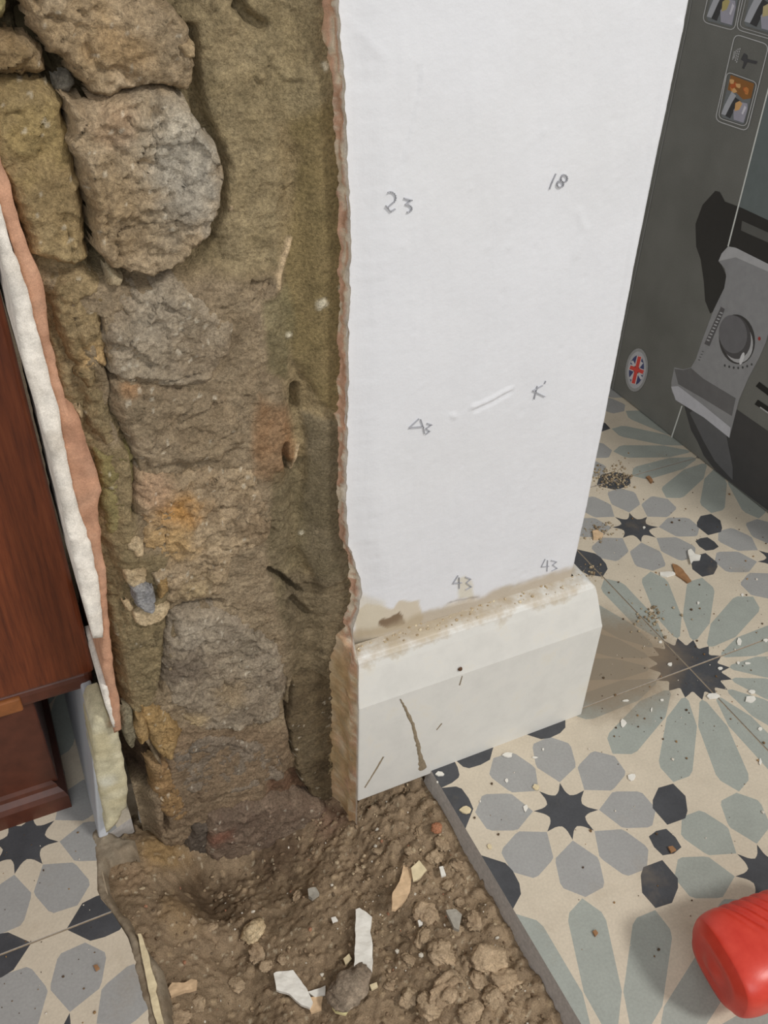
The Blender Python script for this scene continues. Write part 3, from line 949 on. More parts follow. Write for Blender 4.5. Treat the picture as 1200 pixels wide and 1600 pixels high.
def ribbon(name, strokes, w, y, mat, parent, taper=False, off=-.00018, relief=None, **kw):
    V = []; Fc = []
    for st in strokes:
        P = np.array([wp(a, b, y) for a, b in st])
        for i in range(len(P) - 1):
            a, b = P[i], P[i + 1]; d = b - a; L = np.hypot(*d) + 1e-9
            n = np.array([-d[1], d[0]]) / L
            w0 = w * (.35 + .65 * i / max(1, len(P) - 2)) if taper else w
            w1 = w * (.35 + .65 * (i + 1) / max(1, len(P) - 2)) if taper else w
            k = len(V)
            e = d / L * w * .3
            for q, s_, ww in ((a - e, 1, w0), (b + e, 1, w1), (b + e, -1, w1), (a - e, -1, w0)):
                p = q + n * s_ * ww / 2
                V.append((p[0], y + off, p[1]))
            for q in list(V[k:k + 4]): V.append((q[0], y + off + .0012, q[2]))
            Fc += [(k, k + 1, k + 2, k + 3), (k, k + 4, k + 5, k + 1), (k + 2, k + 6, k + 7, k + 3), (k + 1, k + 5, k + 6, k + 2), (k, k + 3, k + 7, k + 4)]
    return link(name, mesh_np(name, V, Fc, smooth_=False), mat, parent, **kw)


def arc(cx, cy, rx, ry, a0, a1, n=9):
    return [(cx + rx * math.cos(math.radians(a0 + (a1 - a0) * t / (n - 1))), cy + ry * math.sin(math.radians(a0 + (a1 - a0) * t / (n - 1)))) for t in range(n)]


PEN = dict(w=.00030, y=YW - .0006, mat=M_PENCIL, parent=wplaster)
ribbon('pencil_writing', [[(859, 296), (863, 285), (869, 272)], arc(882, 279, 5, 6, 0, 360, 12), arc(876, 288, 5, 5, 0, 360, 12)], label='pencilled 18', **PEN)
ribbon('pencil_writing', [[(604, 322), (611, 331), (618, 327)] , arc(611, 309, 8, 9, -120, 50, 8) + [(606, 325)], [(632, 310), (644, 313), (634, 320)], arc(637, 326, 7, 6, -100, 90, 8)], label='pencilled 23', **PEN)
ribbon('pencil_writing', [[(655, 655), (640, 669), (662, 667)], [(658, 656), (662, 668), (664, 678)], [(668, 662), (675, 664), (666, 670), (672, 674), (666, 679)]], label='pencilled 43', **PEN)
ribbon('pencil_writing', [[(848, 603), (833, 611), (852, 620)], [(840, 604), (835, 624)], [(851, 600), (853, 596)]], label='pencilled 41', **PEN)
ribbon('pencil_writing', [[(852, 874), (846, 886), (858, 885)], [(856, 876), (855, 893)], [(862, 876), (870, 878), (864, 883), (871, 888), (863, 892)]], label='pencilled 43', **PEN)
ribbon('pencil_writing', [[(716, 900), (708, 912), (722, 911)], [(718, 903), (718, 920)], [(728, 902), (736, 905), (729, 911), (737, 917), (728, 922)]], label='pencilled 43', **PEN)

# ------------------------------------------------------------------ skirting board of the pier
def mat_skirt(name, c):
    m, nt, b = newmat(name, .45, .4)
    v = coords(nt); n1 = noise(nt, v, 60, 5, .65); n2 = noise(nt, v, 500, 3)
    g = nt.nodes.new('ShaderNodeNewGeometry'); sx = nt.nodes.new('ShaderNodeSeparateXYZ'); nt.links.new(g.outputs['Position'], sx.inputs[0])
    col = mix(nt, rgba(c), ramp(nt, n1, [(.35, G(.93)), (.65, G(1.02))]), 1.0, 'MULTIPLY')
    # brown dust lying on the top moulding
    a = N(nt, 'ShaderNodeMath', operation='MULTIPLY_ADD'); nt.links.new(n1, a.inputs[0]); a.inputs[1].default_value = .03; nt.links.new(sx.outputs['Z'], a.inputs[2])
    k = ramp(nt, a.outputs[0], [(.1225, G(0)), (.1268, G(.85))])
    col = mix(nt, col, rgba((168, 150, 122)), k)
    s2 = ramp(nt, n1, [(.55, G(0)), (.75, G(.35))])
    col = mix(nt, col, rgba((206, 196, 172)), s2)
    nt.links.new(col, b.inputs['Base Color']); bump(nt, b, n2, .15, .0004)
    return m


M_SKIRT = mat_skirt('skirting_gloss', (217, 215, 208))
YS = -.0038
# profile: (distance out from the wall face, z)
prof = [(.0163, -.003), (.0163, .040), (.0163, .0795), (.0158, .0815), (.0135, .0925), (.0115, .1020), (.0100, .1075), (.0080, .1100), (.0050, .1110), (.0000, .1116)]
XC = -.1062
path = [(-.2478, YW), (-.238, YW), (-.2150, YW), (-.19, YW), (-.165, YW), (-.14, YW), (-.125, YW), (XC, YW), (XC, .05), (XC, .12), (XC, .30)]
V = []; C_ = []
for i, (x, y) in enumerate(path):
    for d, z in prof:
        if i < 7: V.append((x, y - d, z))
        elif i == 7: V.append((x + d * .96, y - d, z))       # mitre
        else: V.append((x + d * .96, y, z))
n = len(prof); Fc = []
for i in range(len(path) - 1):
    for j in range(n - 1):
        a = i * n + j
        Fc.append((a, a + n, a + n + 1, a + 1))
Fc.append(tuple(range(n - 1, -1, -1)))
k0 = len(V)
V += [(x + (0 if i < 7 else 0), y, -.003) for i, (x, y) in enumerate(path)]
for i in range(len(path) - 1): Fc.append((i * n, k0 + i, k0 + i + 1, (i + 1) * n))
Fc[(len(path) - 1) * (n - 1)] = tuple([k0] + list(range(n)))
me = mesh_np('baseboard_front', V, Fc, smooth_=False)
base_f = link('baseboard_front', me, M_SKIRT, kind='structure', label='chipped white skirting board round the wall end')
md = base_f.modifiers.new('bevel', 'BEVEL'); md.width = .0009; md.segments = 2; md.angle_limit = math.radians(25)


def crack_mesh(name, px, ws, y, mat, parent, **kw):
    P = np.array([wp(a, b, y) for a, b in px]); V = []; Fc = []
    # resample
    Q = []; W = []
    for i in range(len(P) - 1):
        for t in np.linspace(0, 1, 7)[:-1]:
            Q.append(P[i] * (1 - t) + P[i + 1] * t); W.append(ws[i] * (1 - t) + ws[i + 1] * t)
    Q.append(P[-1]); W.append(ws[-1]); Q = np.array(Q)
    for i in range(len(Q)):
        d = Q[min(i + 1, len(Q) - 1)] - Q[max(i - 1, 0)]; n_ = np.array([-d[1], d[0]]) / (np.hypot(*d) + 1e-9)
        for s_ in (-1, -.35, .35, 1):
            j = W[i] * .5 * s_ * (1 + random.uniform(-.35, .35))
            p = Q[i] + n_ * j
            V.append((p[0], y + (.0001 if abs(s_) == 1 else -.0005), p[1]))
    for i in range(len(Q) - 1):
        for j in range(3):
            a = i * 4 + j; Fc.append((a, a + 1, a + 5, a + 4))
    return link(name, mesh_np(name, V, Fc), mat, parent, **kw)


crack_mesh('crack_filler', [(625, 1092), (634, 1108), (645, 1132), (652, 1160), (656, 1180), (661, 1202)], [.0008, .0017, .0025, .0024, .0034, .0060], YS, M_DIRT, base_f, label='dirty brown gap where the skirting has split')
crack_mesh('crack_filler', [(599, 1182), (590, 1198), (580, 1214), (570, 1230)], [.0013, .0012, .0008, .0008], YS, M_DIRT, base_f)
crack_mesh('crack_filler', [(690, 1130), (682, 1140)], [.0008, .0003], YS, M_DIRT, base_f)
crack_mesh('crack_filler', [(722, 1056), (718, 1070)], [.0005, .0009], YS, M_DIRT, base_f)
hb = bmesh.new(); c = at(719.5, 1046, y=YS)
bmesh.ops.create_cone(hb, cap_ends=True, segments=10, radius1=.0014, radius2=.0010, depth=.0008, matrix=Matrix.Translation((c[0], YS, c[2])) @ Matrix.Rotation(math.pi / 2, 4, 'X'))
from_bm('nail_hole', hb, mat_flat('rusty_hole', (92, 66, 48), .9, .3), base_f, label='rusty nail hole')

# ------------------------------------------------------------------ broken skirting on the left face
bl = bmesh.new()
for x0, x1, y0, y1, z0, z1 in ((-.3790, -.3735, .030, .30, .0003, .100),):
    b2 = box_bm(x0, x1, y0, y1, z0, z1, .0012)
    t_ = bpy.data.meshes.new('t'); b2.to_mesh(t_); b2.free(); bl.from_mesh(t_)
for v in bl.verts: v.co.x -= (.1 - v.co.z) * .115
base_l = from_bm('baseboard_left', bl, mat_skirt('skirting_left', (200, 203, 208)), kind='structure', label='white skirting board on the left face of the wall, its end broken')
slab('broken_end', [(143, 1140), (152, 1124), (165, 1120), (178, 1132), (186, 1146), (190, 1175), (196, 1205), (200, 1235), (198, 1262), (190, 1268), (184, 1285), (166, 1301), (163, 1270), (156, 1240), (150, 1205), (145, 1175)],
     .0215, .045, M_PLASTER, base_l, ((184, 176, 148), (172, 162, 132), (198, 192, 168)), 205, amp=.0007, layers=[((165, 1220), .006, (192, 190, 176), .7), ((172, 1130), .003, (130, 108, 80), .6)], label='cream crumbling broken end')

# ------------------------------------------------------------------ trench of bare earth
ctrl = [(672, 1228, -.010), (700, 1290, -.011), (735, 1360, -.012), (770, 1425, -.011), (800, 1490, -.012), (860, 1598, -.013),
        (620, 1280, -.018), (660, 1400, -.019), (700, 1500, -.016), (750, 1590, -.016), (600, 1245, -.016), (650, 1225, -.012),
        (545, 1300, -.028), (520, 1400, -.032), (500, 1500, -.033), (480, 1590, -.036), (590, 1590, -.028), (600, 1480, -.026), (560, 1270, -.024),
        (430, 1370, -.036), (330, 1400, -.042), (345, 1500, -.042), (365, 1590, -.042), (420, 1450, -.036), (400, 1350, -.040), (480, 1330, -.036),
        (240, 1330, -.012), (260, 1420, -.013), (195, 1345, -.006), (228, 1480, -.008), (262, 1560, -.012), (290, 1310, -.020), (240, 1250, -.020),
        (215, 1200, -.038), (200, 1310, -.005), (175, 1375, -.006), (190, 1420, -.005), (290, 1480, -.024), (300, 1580, -.026), (225, 1285, -.014)]
ctrl += [(330, 1385, -.054), (400, 1358, -.052), (470, 1335, -.046), (530, 1305, -.038), (340, 1420, -.050), (440, 1370, -.046)]
ctrl = [c for c in ctrl if c[:2] not in ((400, 1350), (480, 1330), (430, 1370), (330, 1400))]
CP = np.array([[*at(a, b, z=c)[:2], c] for a, b, c in ctrl])
extra = [(-.372, -.30, -.012), (-.30, -.30, -.036), (-.22, -.30, -.012), (-.36, -.5, -.012), (-.30, -.5, -.036), (-.22, -.5, -.012), (-.33, -.18, -.042), (-.30, -.18, -.040)]
CP = np.vstack([CP, extra])


def soil_z(X, Y):
    num = np.zeros_like(X); den = np.zeros_like(X)
    for x, y, z in CP:
        w = 1.0 / ((X - x) ** 2 + (Y - y) ** 2 + .00012) ** 1.7
        num += w * z; den += w
    return num / den


def soil():
    res = .0009
    xs = np.arange(-.3955, -.1990, res); ys = np.arange(-.50, .048, res)
    ys = np.concatenate([np.arange(-.50, -.22, .003), np.arange(-.22, .048, res)])
    X, Y = np.meshgrid(xs, ys)
    Z = soil_z(X, Y)
    Z += .0038 * fbm(X, Y, 42, 4, 300) + .0016 * (ridged(X, Y, 95, 4, 303) - .5) + .0013 * fbm(X, Y, 300, 3, 305, .65)
    d1, i1 = worley(X + .002 * fbm(X, Y, 120, 2, 5), Y, 95, 310); d2, i2 = worley(X, Y, 240, 311); d3, i3 = worley(X, Y, 520, 312)
    right = smooth((X + .262) / .03)
    Z += (i1 > .45) * np.sqrt((.42 - d1).clip(0)) * .0045 * (.3 + right)
    Z += (i2 > .55) * np.sqrt((.42 - d2).clip(0)) * .0022 + (i3 > .6) * np.sqrt((.40 - d3).clip(0)) * .0010
    # under tile edges stay below the tile face
    lim = np.where((X > -.2075), -.0150, .002)
    Z = np.minimum(Z, np.where(X > -.2012, -.016, .01))
    Z = np.minimum(Z, np.where(Y > -.006, np.maximum(-.008, -.0), .01) - .0) if False else Z
    ex = np.interp(Y, [e[1] for e in edge_w][::-1], [e[0] for e in edge_w][::-1])
    Z = np.where(X < ex + .001, np.minimum(Z, -.016), np.minimum(Z, -.0015))
    n = smooth(fbm(X, Y, 26, 4, 320) * .9 + .5)[..., None]
    c = lin((142, 122, 98)) * (1 - n) + lin((124, 106, 84)) * n
    n2 = smooth(fbm(X, Y, 110, 4, 321) * 1.2 + .3)[..., None] * .5
    c = c * (1 - n2) + lin((152, 132, 106)) * n2
    rr = (right * .55)[..., None]
    c = c * (1 - rr) + (lin((166, 144, 117)) * (1 - n) + lin((148, 128, 104)) * n) * rr
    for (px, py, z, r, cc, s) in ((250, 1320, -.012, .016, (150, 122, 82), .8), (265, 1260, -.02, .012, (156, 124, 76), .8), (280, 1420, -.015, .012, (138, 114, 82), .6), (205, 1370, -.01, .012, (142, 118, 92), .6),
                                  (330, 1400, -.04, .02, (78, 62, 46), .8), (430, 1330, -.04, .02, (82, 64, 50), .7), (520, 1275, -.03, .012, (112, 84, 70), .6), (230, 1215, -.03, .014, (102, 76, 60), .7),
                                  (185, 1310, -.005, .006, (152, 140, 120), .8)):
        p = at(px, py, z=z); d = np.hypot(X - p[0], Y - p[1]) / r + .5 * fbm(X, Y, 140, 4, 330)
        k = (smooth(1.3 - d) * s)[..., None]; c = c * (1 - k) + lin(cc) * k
    k = ((i3 > .95) & (d3 < .4))[..., None] * .55
    c = c * (1 - k) + lin((196, 182, 156)) * k
    k = ((i2 > .96) & (d2 < .4))[..., None] * .6
    c = c * (1 - k) + lin((172, 150, 120)) * k
    nz, nx = X.shape
    idx = np.arange(nz * nx).reshape(nz, nx)
    faces = np.stack([idx[:-1, :-1].ravel(), idx[:-1, 1:].ravel(), idx[1:, 1:].ravel(), idx[1:, :-1].ravel()], 1)
    V = np.stack([X.ravel(), Y.ravel(), Z.ravel()], 1)
    global SOIL_O
    SOIL_O = o = link('soil', mesh_np('soil', V, faces, c.reshape(-1, 3)), M_SOIL, kind='stuff', label='bare brown earth in the trench between the two tile floors', category='soil')
    return X, Y, Z


SX, SY, SZ = soil()
_ys = SY[:, 0]; _xs = SX[0]


def ground(x, y):
    if -.3955 < x < -.2062:
        i = int(np.clip(np.searchsorted(_ys, y), 0, len(_ys) - 1)); j = int(np.clip(np.searchsorted(_xs, x), 0, len(_xs) - 1))
        return float(SZ[i, j])
    return 0.0


def on_soil(px, py):
    z = -.02
    for _ in range(12):
        p = at(px, py, z=z); z = .5 * z + .5 * ground(p[0], p[1])
    p = at(px, py, z=z)
    return p[0], p[1], ground(p[0], p[1])


# cement smear and broken bedding along the cut tile edge on the left
def ledge():
    P = [(140, 1300), (150, 1290), (185, 1305), (212, 1310), (214, 1330), (170, 1340), (164, 1360), (168, 1385), (180, 1410), (200, 1430), (208, 1455), (228, 1480), (250, 1510), (258, 1540), (262, 1575), (272, 1620),
         (225, 1640), (226, 1590), (214, 1550), (206, 1510), (196, 1465), (170, 1430), (150, 1400), (146, 1350)]
    W = jitter_poly([tuple(at(x, y, z=-.001)[:2]) for x, y in P], .003, .0012, 402)
    xs = np.arange(W[:, 0].min(), W[:, 0].max(), .0008); ys = np.arange(W[:, 1].min(), W[:, 1].max(), .0008)
    X, Y = np.meshgrid(xs, ys); sd = sdist(X, Y, W)
    Z = .0014 * smooth(sd / .003) - .0028 + .0008 * fbm(X, Y, 120, 4, 404) + .0005 * fbm(X, Y, 500, 3, 405) - .008 * smooth(-sd / .0015 + .2)
    Z += .002 * smooth(sd / .002)
    c = np.empty(X.shape + (3,)); n = smooth(fbm(X, Y, 80, 4, 406) + .5)[..., None]
    c[:] = lin((136, 124, 106)) * (1 - n) + lin((116, 102, 84)) * n
    keepv = sd > -.0016
    idx = -np.ones(X.shape, int); idx[keepv] = np.arange(keepv.sum())
    a, b, c_, d = idx[:-1, :-1], idx[:-1, 1:], idx[1:, 1:], idx[1:, :-1]
    m = (a >= 0) & (b >= 0) & (c_ >= 0) & (d >= 0)
    link('cement_bedding', mesh_np('cement_bedding', np.stack([X[keepv], Y[keepv], Z[keepv]], 1), np.stack([a[m], b[m], c_[m], d[m]], 1), c[keepv]), M_PLASTER, floor, label='grey cement bedding exposed beside the left tiles')


ledge()


# ------------------------------------------------------------------ loose debris
def flake_mesh(name, outline, thick, curl, seed, mat):
    """flat chip with a ragged outline, real thickness and a slight curl; outline in local metres"""
    P = jitter_poly(outline, .0015, .0004, seed)
    V = [Vector(p) for p in P]
    x0, y0 = P.min(0); x1, y1 = P.max(0)
    r_ = max(.0012, (x1 - x0) / 14)
    gx, gy = np.meshgrid(np.arange(x0, x1, r_), np.arange(y0, y1, r_)); sd = sdist(gx, gy, P)
    V += [Vector(p) for p in np.stack([gx[sd > r_ * .5], gy[sd > r_ * .5]], 1)]
    ov, oe, of, _, _, _ = delaunay_2d_cdt(V, [], [list(range(len(P)))], 1, 1e-7)
    A = np.array([[v.x, v.y] for v in ov]); L = max(x1 - x0, y1 - y0)
    z = curl * ((A[:, 0] - (x0 + x1) / 2) / L * 2) ** 2 + thick * .3 * fbm(A[:, 0], A[:, 1], 200, 3, seed)
    nn = len(A)
    Vt = [(a[0], a[1], zz + thick) for a, zz in zip(A, z)] + [(a[0], a[1], zz) for a, zz in zip(A, z)]
    F = []; ec = {}
    for f in of:
        F.append(tuple(f)); F.append(tuple(nn + i for i in reversed(f)))
        for i in range(3):
            e = (f[i], f[(i + 1) % 3]); ec[e] = 1
    for (a, b) in list(ec):
        if (b, a) not in ec: F.append((b, a, nn + a, nn + b))
    me = mesh_np(name, Vt, F, smooth_=False); me.materials.append(mat)
    return me


def chip_from_px(name, px, label, group, mat, seed, thick=.0012, curl=.0, lift=.0, cat='chip', soil_=True, tilt=(0, 0)):
    cx = sum(p[0] for p in px) / len(px); cy = sum(p[1] for p in px) / len(px)
    g = on_soil(cx, cy) if soil_ else (*at(cx, cy, z=0)[:2], 0.0)
    # rest on the highest ground under the outline
    zt = g[2] + lift
    P = [at(x, y, z=zt)[:2] for x, y in px]
    c = np.mean(P, 0)
    if soil_:
        hs = [ground(*(c + (np.array(p) - c) * s)) for p in P for s in (.3, .7, .95)]
        zt = max(g[2], float(np.percentile(hs, 80))) + lift
        P = [at(x, y, z=zt)[:2] for x, y in px]; c = np.mean(P, 0)
    me = flake_mesh(name, [tuple(np.array(p) - c) for p in P], thick, curl, seed, mat)
    o = link(name, me, None, None, label=label, category=cat)
    if group: o['group'] = group
    o.location = (c[0], c[1], zt + .0001); o.rotation_euler = (tilt[0], tilt[1], 0)
    return o


M_CHIPW = mat_flat('chip_white', (226, 222, 212), .6, .06, 200)
M_CHIPC = mat_flat('chip_cream', (212, 196, 160), .8, .12, 250)
M_CHIPT = mat_flat('chip_tan', (208, 178, 142), .85, .15, 250)
M_CHIPG = mat_flat('chip_grey', (158, 152, 140), .85, .15, 250)
M_CHIPB = mat_flat('chip_brown', (150, 112, 78), .8, .2, 250)
M_CHIPY = mat_flat('chip_yellow', (224, 212, 158), .7, .1, 250)
GP = 'plaster and paint chips lying in the trench'
chip_from_px('plaster_chip', [(556, 1424), (562, 1421), (581, 1436), (579, 1460), (582, 1480), (582, 1522), (570, 1524), (553, 1515), (555, 1470)], 'long upright strip of white plaster lying on the soil in mid trench', GP, M_CHIPW, 501, .0022, .0004, .0006)
chip_from_px('plaster_chip', [(428, 1524), (432, 1521), (458, 1519), (468, 1531), (480, 1548), (489, 1570), (484, 1579), (470, 1572), (452, 1556), (432, 1550)], 'broad bent white plaster piece near the bottom edge of the photo', GP, M_CHIPW, 502, .0022, .0006, .0006)
chip_from_px('plaster_chip', [(481, 1552), (500, 1546), (508, 1543), (508, 1556), (492, 1560)], 'small white sliver touching the tip of the broad white plaster piece', GP, M_CHIPW, 503, .0015, 0, .0004)
chip_from_px('plaster_chip', [(630, 1352), (642, 1343), (644, 1362), (640, 1395), (634, 1408), (618, 1427), (611, 1428), (612, 1400), (624, 1380)], 'curved tan plaster flake upright beside the folded cream flake', GP, M_CHIPT, 504, .002, .0012, .0008, tilt=(0, .12))
chip_from_px('plaster_chip', [(642, 1358), (655, 1348), (667, 1362), (655, 1374), (645, 1378)], 'small folded cream flake leaning on the curved tan plaster flake', GP, M_CHIPC, 505, .0018, .0008, .0008, tilt=(.15, -.1))
chip_from_px('plaster_chip', [(686, 1356), (692, 1355), (697, 1369), (690, 1371)], 'tiny white chip right of the folded cream flake', GP, M_CHIPW, 506, .0014, 0, .0004)
chip_from_px('plaster_chip', [(696, 1426), (712, 1424), (721, 1433), (717, 1458), (708, 1454)], 'pale grey wedge-shaped chip near the right side of the trench', GP, M_CHIPG, 507, .003, 0, .0004)
chip_from_px('plaster_chip', [(519, 1577), (532, 1572), (545, 1580), (540, 1588), (524, 1584)], 'small yellow chip at the bottom edge of the photo below the grey stone', GP, M_CHIPY, 508, .002, 0, .0004)
chip_from_px('plaster_chip', [(577, 1541), (588, 1537), (590, 1544), (580, 1549)], 'tiny cream chip just right of the grey stone', GP, M_CHIPC, 509, .0016, 0, .0004)
chip_from_px('plaster_chip', [(481, 1394), (494, 1390), (499, 1400), (488, 1408), (482, 1405)], 'pale chip lying alone above the middle of the trench', GP, M_CHIPG, 510, .003, 0, .0004)
chip_from_px('plaster_chip', [(264, 1550), (270, 1541), (290, 1540), (300, 1535), (309, 1538), (307, 1550), (290, 1552), (268, 1562)], 'curled beige strip sticking out from the left tile edge', GP, M_CHIPT, 511, .003, .001, .001)
chip_from_px('plaster_chip', [(216, 1270), (222, 1270), (238, 1286), (226, 1292), (218, 1284)], 'small white chip by the broken end of the left skirting', GP, M_CHIPW, 512, .002, 0, .0005)
chip_from_px('plaster_chip', [(478, 1562), (505, 1560), (502, 1580), (486, 1586)], 'tan flake tucked under the tip of the broad white plaster piece', GP, M_CHIPT, 513, .002, 0, .0001)
chip_from_px('plaster_chip', [(536, 1500), (545, 1492), (550, 1500), (540, 1510)], 'tiny tan chip left of the long upright white strip', GP, M_CHIPC, 514, .0016, 0, .0004)
chip_from_px('plaster_chip', [(652, 1440), (660, 1438), (662, 1447), (654, 1449)], 'tiny white speck of plaster left of the pale grey wedge', GP, M_CHIPW, 515, .0014, 0, .0004)
chip_from_px('plaster_chip', [(517, 1436), (524, 1434), (528, 1440), (520, 1445)], 'pair-sized white speck left of the top of the long white strip', GP, M_CHIPW, 516, .0014, 0, .0004)


def rock_mesh(name, seed, base, sub=3, squash=(1, .8, .6), amp=.22, mat=None):
    bm = bmesh.new(); bmesh.ops.create_icosphere(bm, subdivisions=sub, radius=1)
    co = np.array([v.co[:] for v in bm.verts])
    d = 1 + amp * fbm(co[:, 0] + 9, co[:, 1] + co[:, 2] * 1.7 + 5, 1.3, 3, seed) * 1.6 + amp * .5 * fbm(co[:, 0] * 1.1 + co[:, 2], co[:, 1] + 3, 4, 3, seed + 2)
    fc = facets(co[:, 0] + co[:, 2] * .8 + 3, co[:, 1] + co[:, 2] * .6 + 7, 1.3, seed) + .4 * facets(co[:, 0] - co[:, 2] + 3, co[:, 1] + co[:, 2] + 7, 3.5, seed + 1)
    d = d + amp * .8 * fc
    co = np.sign(co) * np.abs(co) ** .9 * d[:, None] * np.array(squash)
    for v, c in zip(bm.verts, co): v.co = c
    for v in bm.verts: v.co *= .005
    cols = paint(co[:, 0] * .01, co[:, 1] * .01, base, [], seed)
    me = bpy.data.meshes.new(name); bm.to_mesh(me); bm.free()
    a = me.color_attributes.new('Col', 'FLOAT_COLOR', 'POINT'); c4 = np.ones((len(cols), 4), np.float32); c4[:, :3] = cols
    a.data.foreach_set('color', c4.ravel())
    for p in me.polygons: p.use_smooth = True
    me.materials.append(mat or M_SOIL)
    return me


SOILC = ((172, 150, 122), (156, 134, 108), (186, 164, 136))
GC = 'crumbly clods of earth along the right side of the trench'
clod_meshes = [rock_mesh('clod', 600 + k, SOILC, 4, ((1, .85, .5), (1.1, .7, .45), (.95, .9, .6), (1.2, .75, .4), (1, .8, .55))[k], .34) for k in range(5)]
clods = [(662, 1262, 7), (690, 1318, 15), (680, 1340, 12), (715, 1352, 10), (700, 1384, 9), (668, 1430, 22), (660, 1465, 14), (690, 1490, 20), (740, 1440, 13), (762, 1500, 24), (745, 1530, 14),
         (790, 1535, 22), (770, 1560, 16), (700, 1550, 24), (670, 1575, 18), (735, 1585, 20), (640, 1500, 11), (640, 1560, 13), (612, 1540, 10), (715, 1455, 9), (800, 1580, 14), (655, 1300, 9), (640, 1330, 8),
         (400, 1490, 14), (415, 1510, 10), (440, 1500, 9), (330, 1450, 9), (300, 1440, 8), (465, 1400, 8), (370, 1540, 12), (345, 1400, 7), (590, 1330, 8), (560, 1360, 7), (270, 1590, 20), (310, 1570, 12), (720, 1410, 9)]
for k, (px, py, r) in enumerate(clods):
    x, y, z = on_soil(px, py)
    left = px < 600
    o = link('clod', clod_meshes[k % 5], None, None, category='clod', group='small clods on the dark left side of the trench' if left else GC,
             label='crumbly brown clod of earth on the dark left half of the trench' if left else 'crumbly brown clod of earth by the right edge of the trench')
    special = {(668, 1430): 'large clod just left of the pale grey wedge-shaped chip', (762, 1500): 'largest clod, close to the cut edge of the right tiles',
               (700, 1550): 'large clod low in the trench, second from the right tile edge', (270, 1590): 'large clod at the bottom of the photo beside the curled beige strip',
               (690, 1318): 'clod just below the small orange brick fragment', (400, 1490): 'clod just below the blocky tan stone', (790, 1535): 'clod touching the cut edge of the right tiles near the bottom of the photo'}
    if (px, py) in special: o['label'] = special[(px, py)]
    s = r / 2900.
    o.location = (x, y, z + s * .12); o.scale = (s / .005,) * 3; o.rotation_euler = (0, 0, k * 1.7)
for nm, px, py, r, base, lab, sq in (('stone', 397, 1457, 20, CREAM, 'blocky tan stone lying in the dark left part of the trench', (1, .75, .6)),
                                     ('stone', 545, 1548, 34, ((146, 130, 112), (128, 114, 98), (160, 146, 126)), 'flat grey-brown stone at the bottom of the trench beside the broad white piece', (1, .8, .45)),
                                     ('brick_bit', 682, 1296, 9, ((182, 126, 94), (166, 112, 84), (190, 140, 108)), 'small orange brick fragment near the right tile edge', (1, .9, .7)),
                                     ('stone', 690, 1312, 5, CREAM, 'tiny cream pebble under the orange brick fragment', (1, .9, .7))):
    x, y, z = on_soil(px, py); s = r / 2900.
    o = link(nm, rock_mesh(nm, 640 + px, base, 4, sq, .2, M_ROCK), None, None, label=lab, category='stone')
    o.location = (x, y, z + s * .28); o.scale = (s / .005,) * 3; o.rotation_euler = (0, 0, .4)

# fine crumbs nobody could count: one joined mesh in the trench
ico = [(0, 0, 1)] + [(.89 * math.cos(a), .89 * math.sin(a), .45) for a in np.arange(5) * 2 * math.pi / 5] + [(.89 * math.cos(a), .89 * math.sin(a), -.45) for a in (np.arange(5) + .5) * 2 * math.pi / 5] + [(0, 0, -1)]
icf = [(0, 1 + i, 1 + (i + 1) % 5) for i in range(5)] + [(1 + i, 6 + i, 1 + (i + 1) % 5) for i in range(5)] + [(6 + i, 6 + (i + 1) % 5, 1 + (i + 1) % 5) for i in range(5)] + [(11, 6 + (i + 1) % 5, 6 + i) for i in range(5)]
ico = np.array(ico); icf = np.array(icf)
V = []; Fa = []; Cc = []
pal = [(142, 121, 97), (126, 106, 84), (160, 139, 112), (184, 165, 136), (212, 204, 188), (164, 120, 94), (108, 92, 74)]
pw = np.array([.28, .25, .2, .1, .07, .03, .07])
for k in range(3800):
    x = RNG.uniform(-.385, -.2085); y = RNG.uniform(-.24, .02)
    if RNG.random() > .35 + .65 * (x > -.27): continue
    r = .0004 + .0011 * RNG.random() ** 3
    z = ground(x, y)
    V.append(ico * r * RNG.uniform(.6, 1.2, 3) * (1 + RNG.uniform(-.25, .25, (12, 1))) + [x, y, z + r * .3])
    Fa.append(icf + 12 * (len(V) - 1)); c = lin(pal[RNG.choice(7, p=pw)]); Cc.append(np.repeat(c[None], 12, 0))
link('soil_crumbs', mesh_np('soil_crumbs', np.vstack(V), np.vstack(Fa), np.vstack(Cc), False), M_SOIL, SOIL_O, kind='stuff', label='fine pale crumbs of earth and plaster grit')

chip_from_px('plaster_chip', [(216, 1462), (221, 1462), (227, 1478), (234, 1498), (236, 1515), (246, 1540), (244, 1552), (252, 1580), (258, 1612), (248, 1612), (240, 1580), (230, 1535), (222, 1498)], 'long cream sliver along the broken edge of the left tiles', None, M_CHIPC, 517, .0016, 0, .0002, 'chip', False)
# flakes on the right tiles
GT = 'white paint flakes on the right tiles'


def little(cx, cy, w, h, seed):
    rn = random.Random(seed); n = rn.randint(6, 8)
    return [(cx + w / 2 * math.cos(a) * rn.uniform(.6, 1.1), cy + h / 2 * math.sin(a) * rn.uniform(.6, 1.1)) for a in [2 * math.pi * i / n for i in range(n)]]


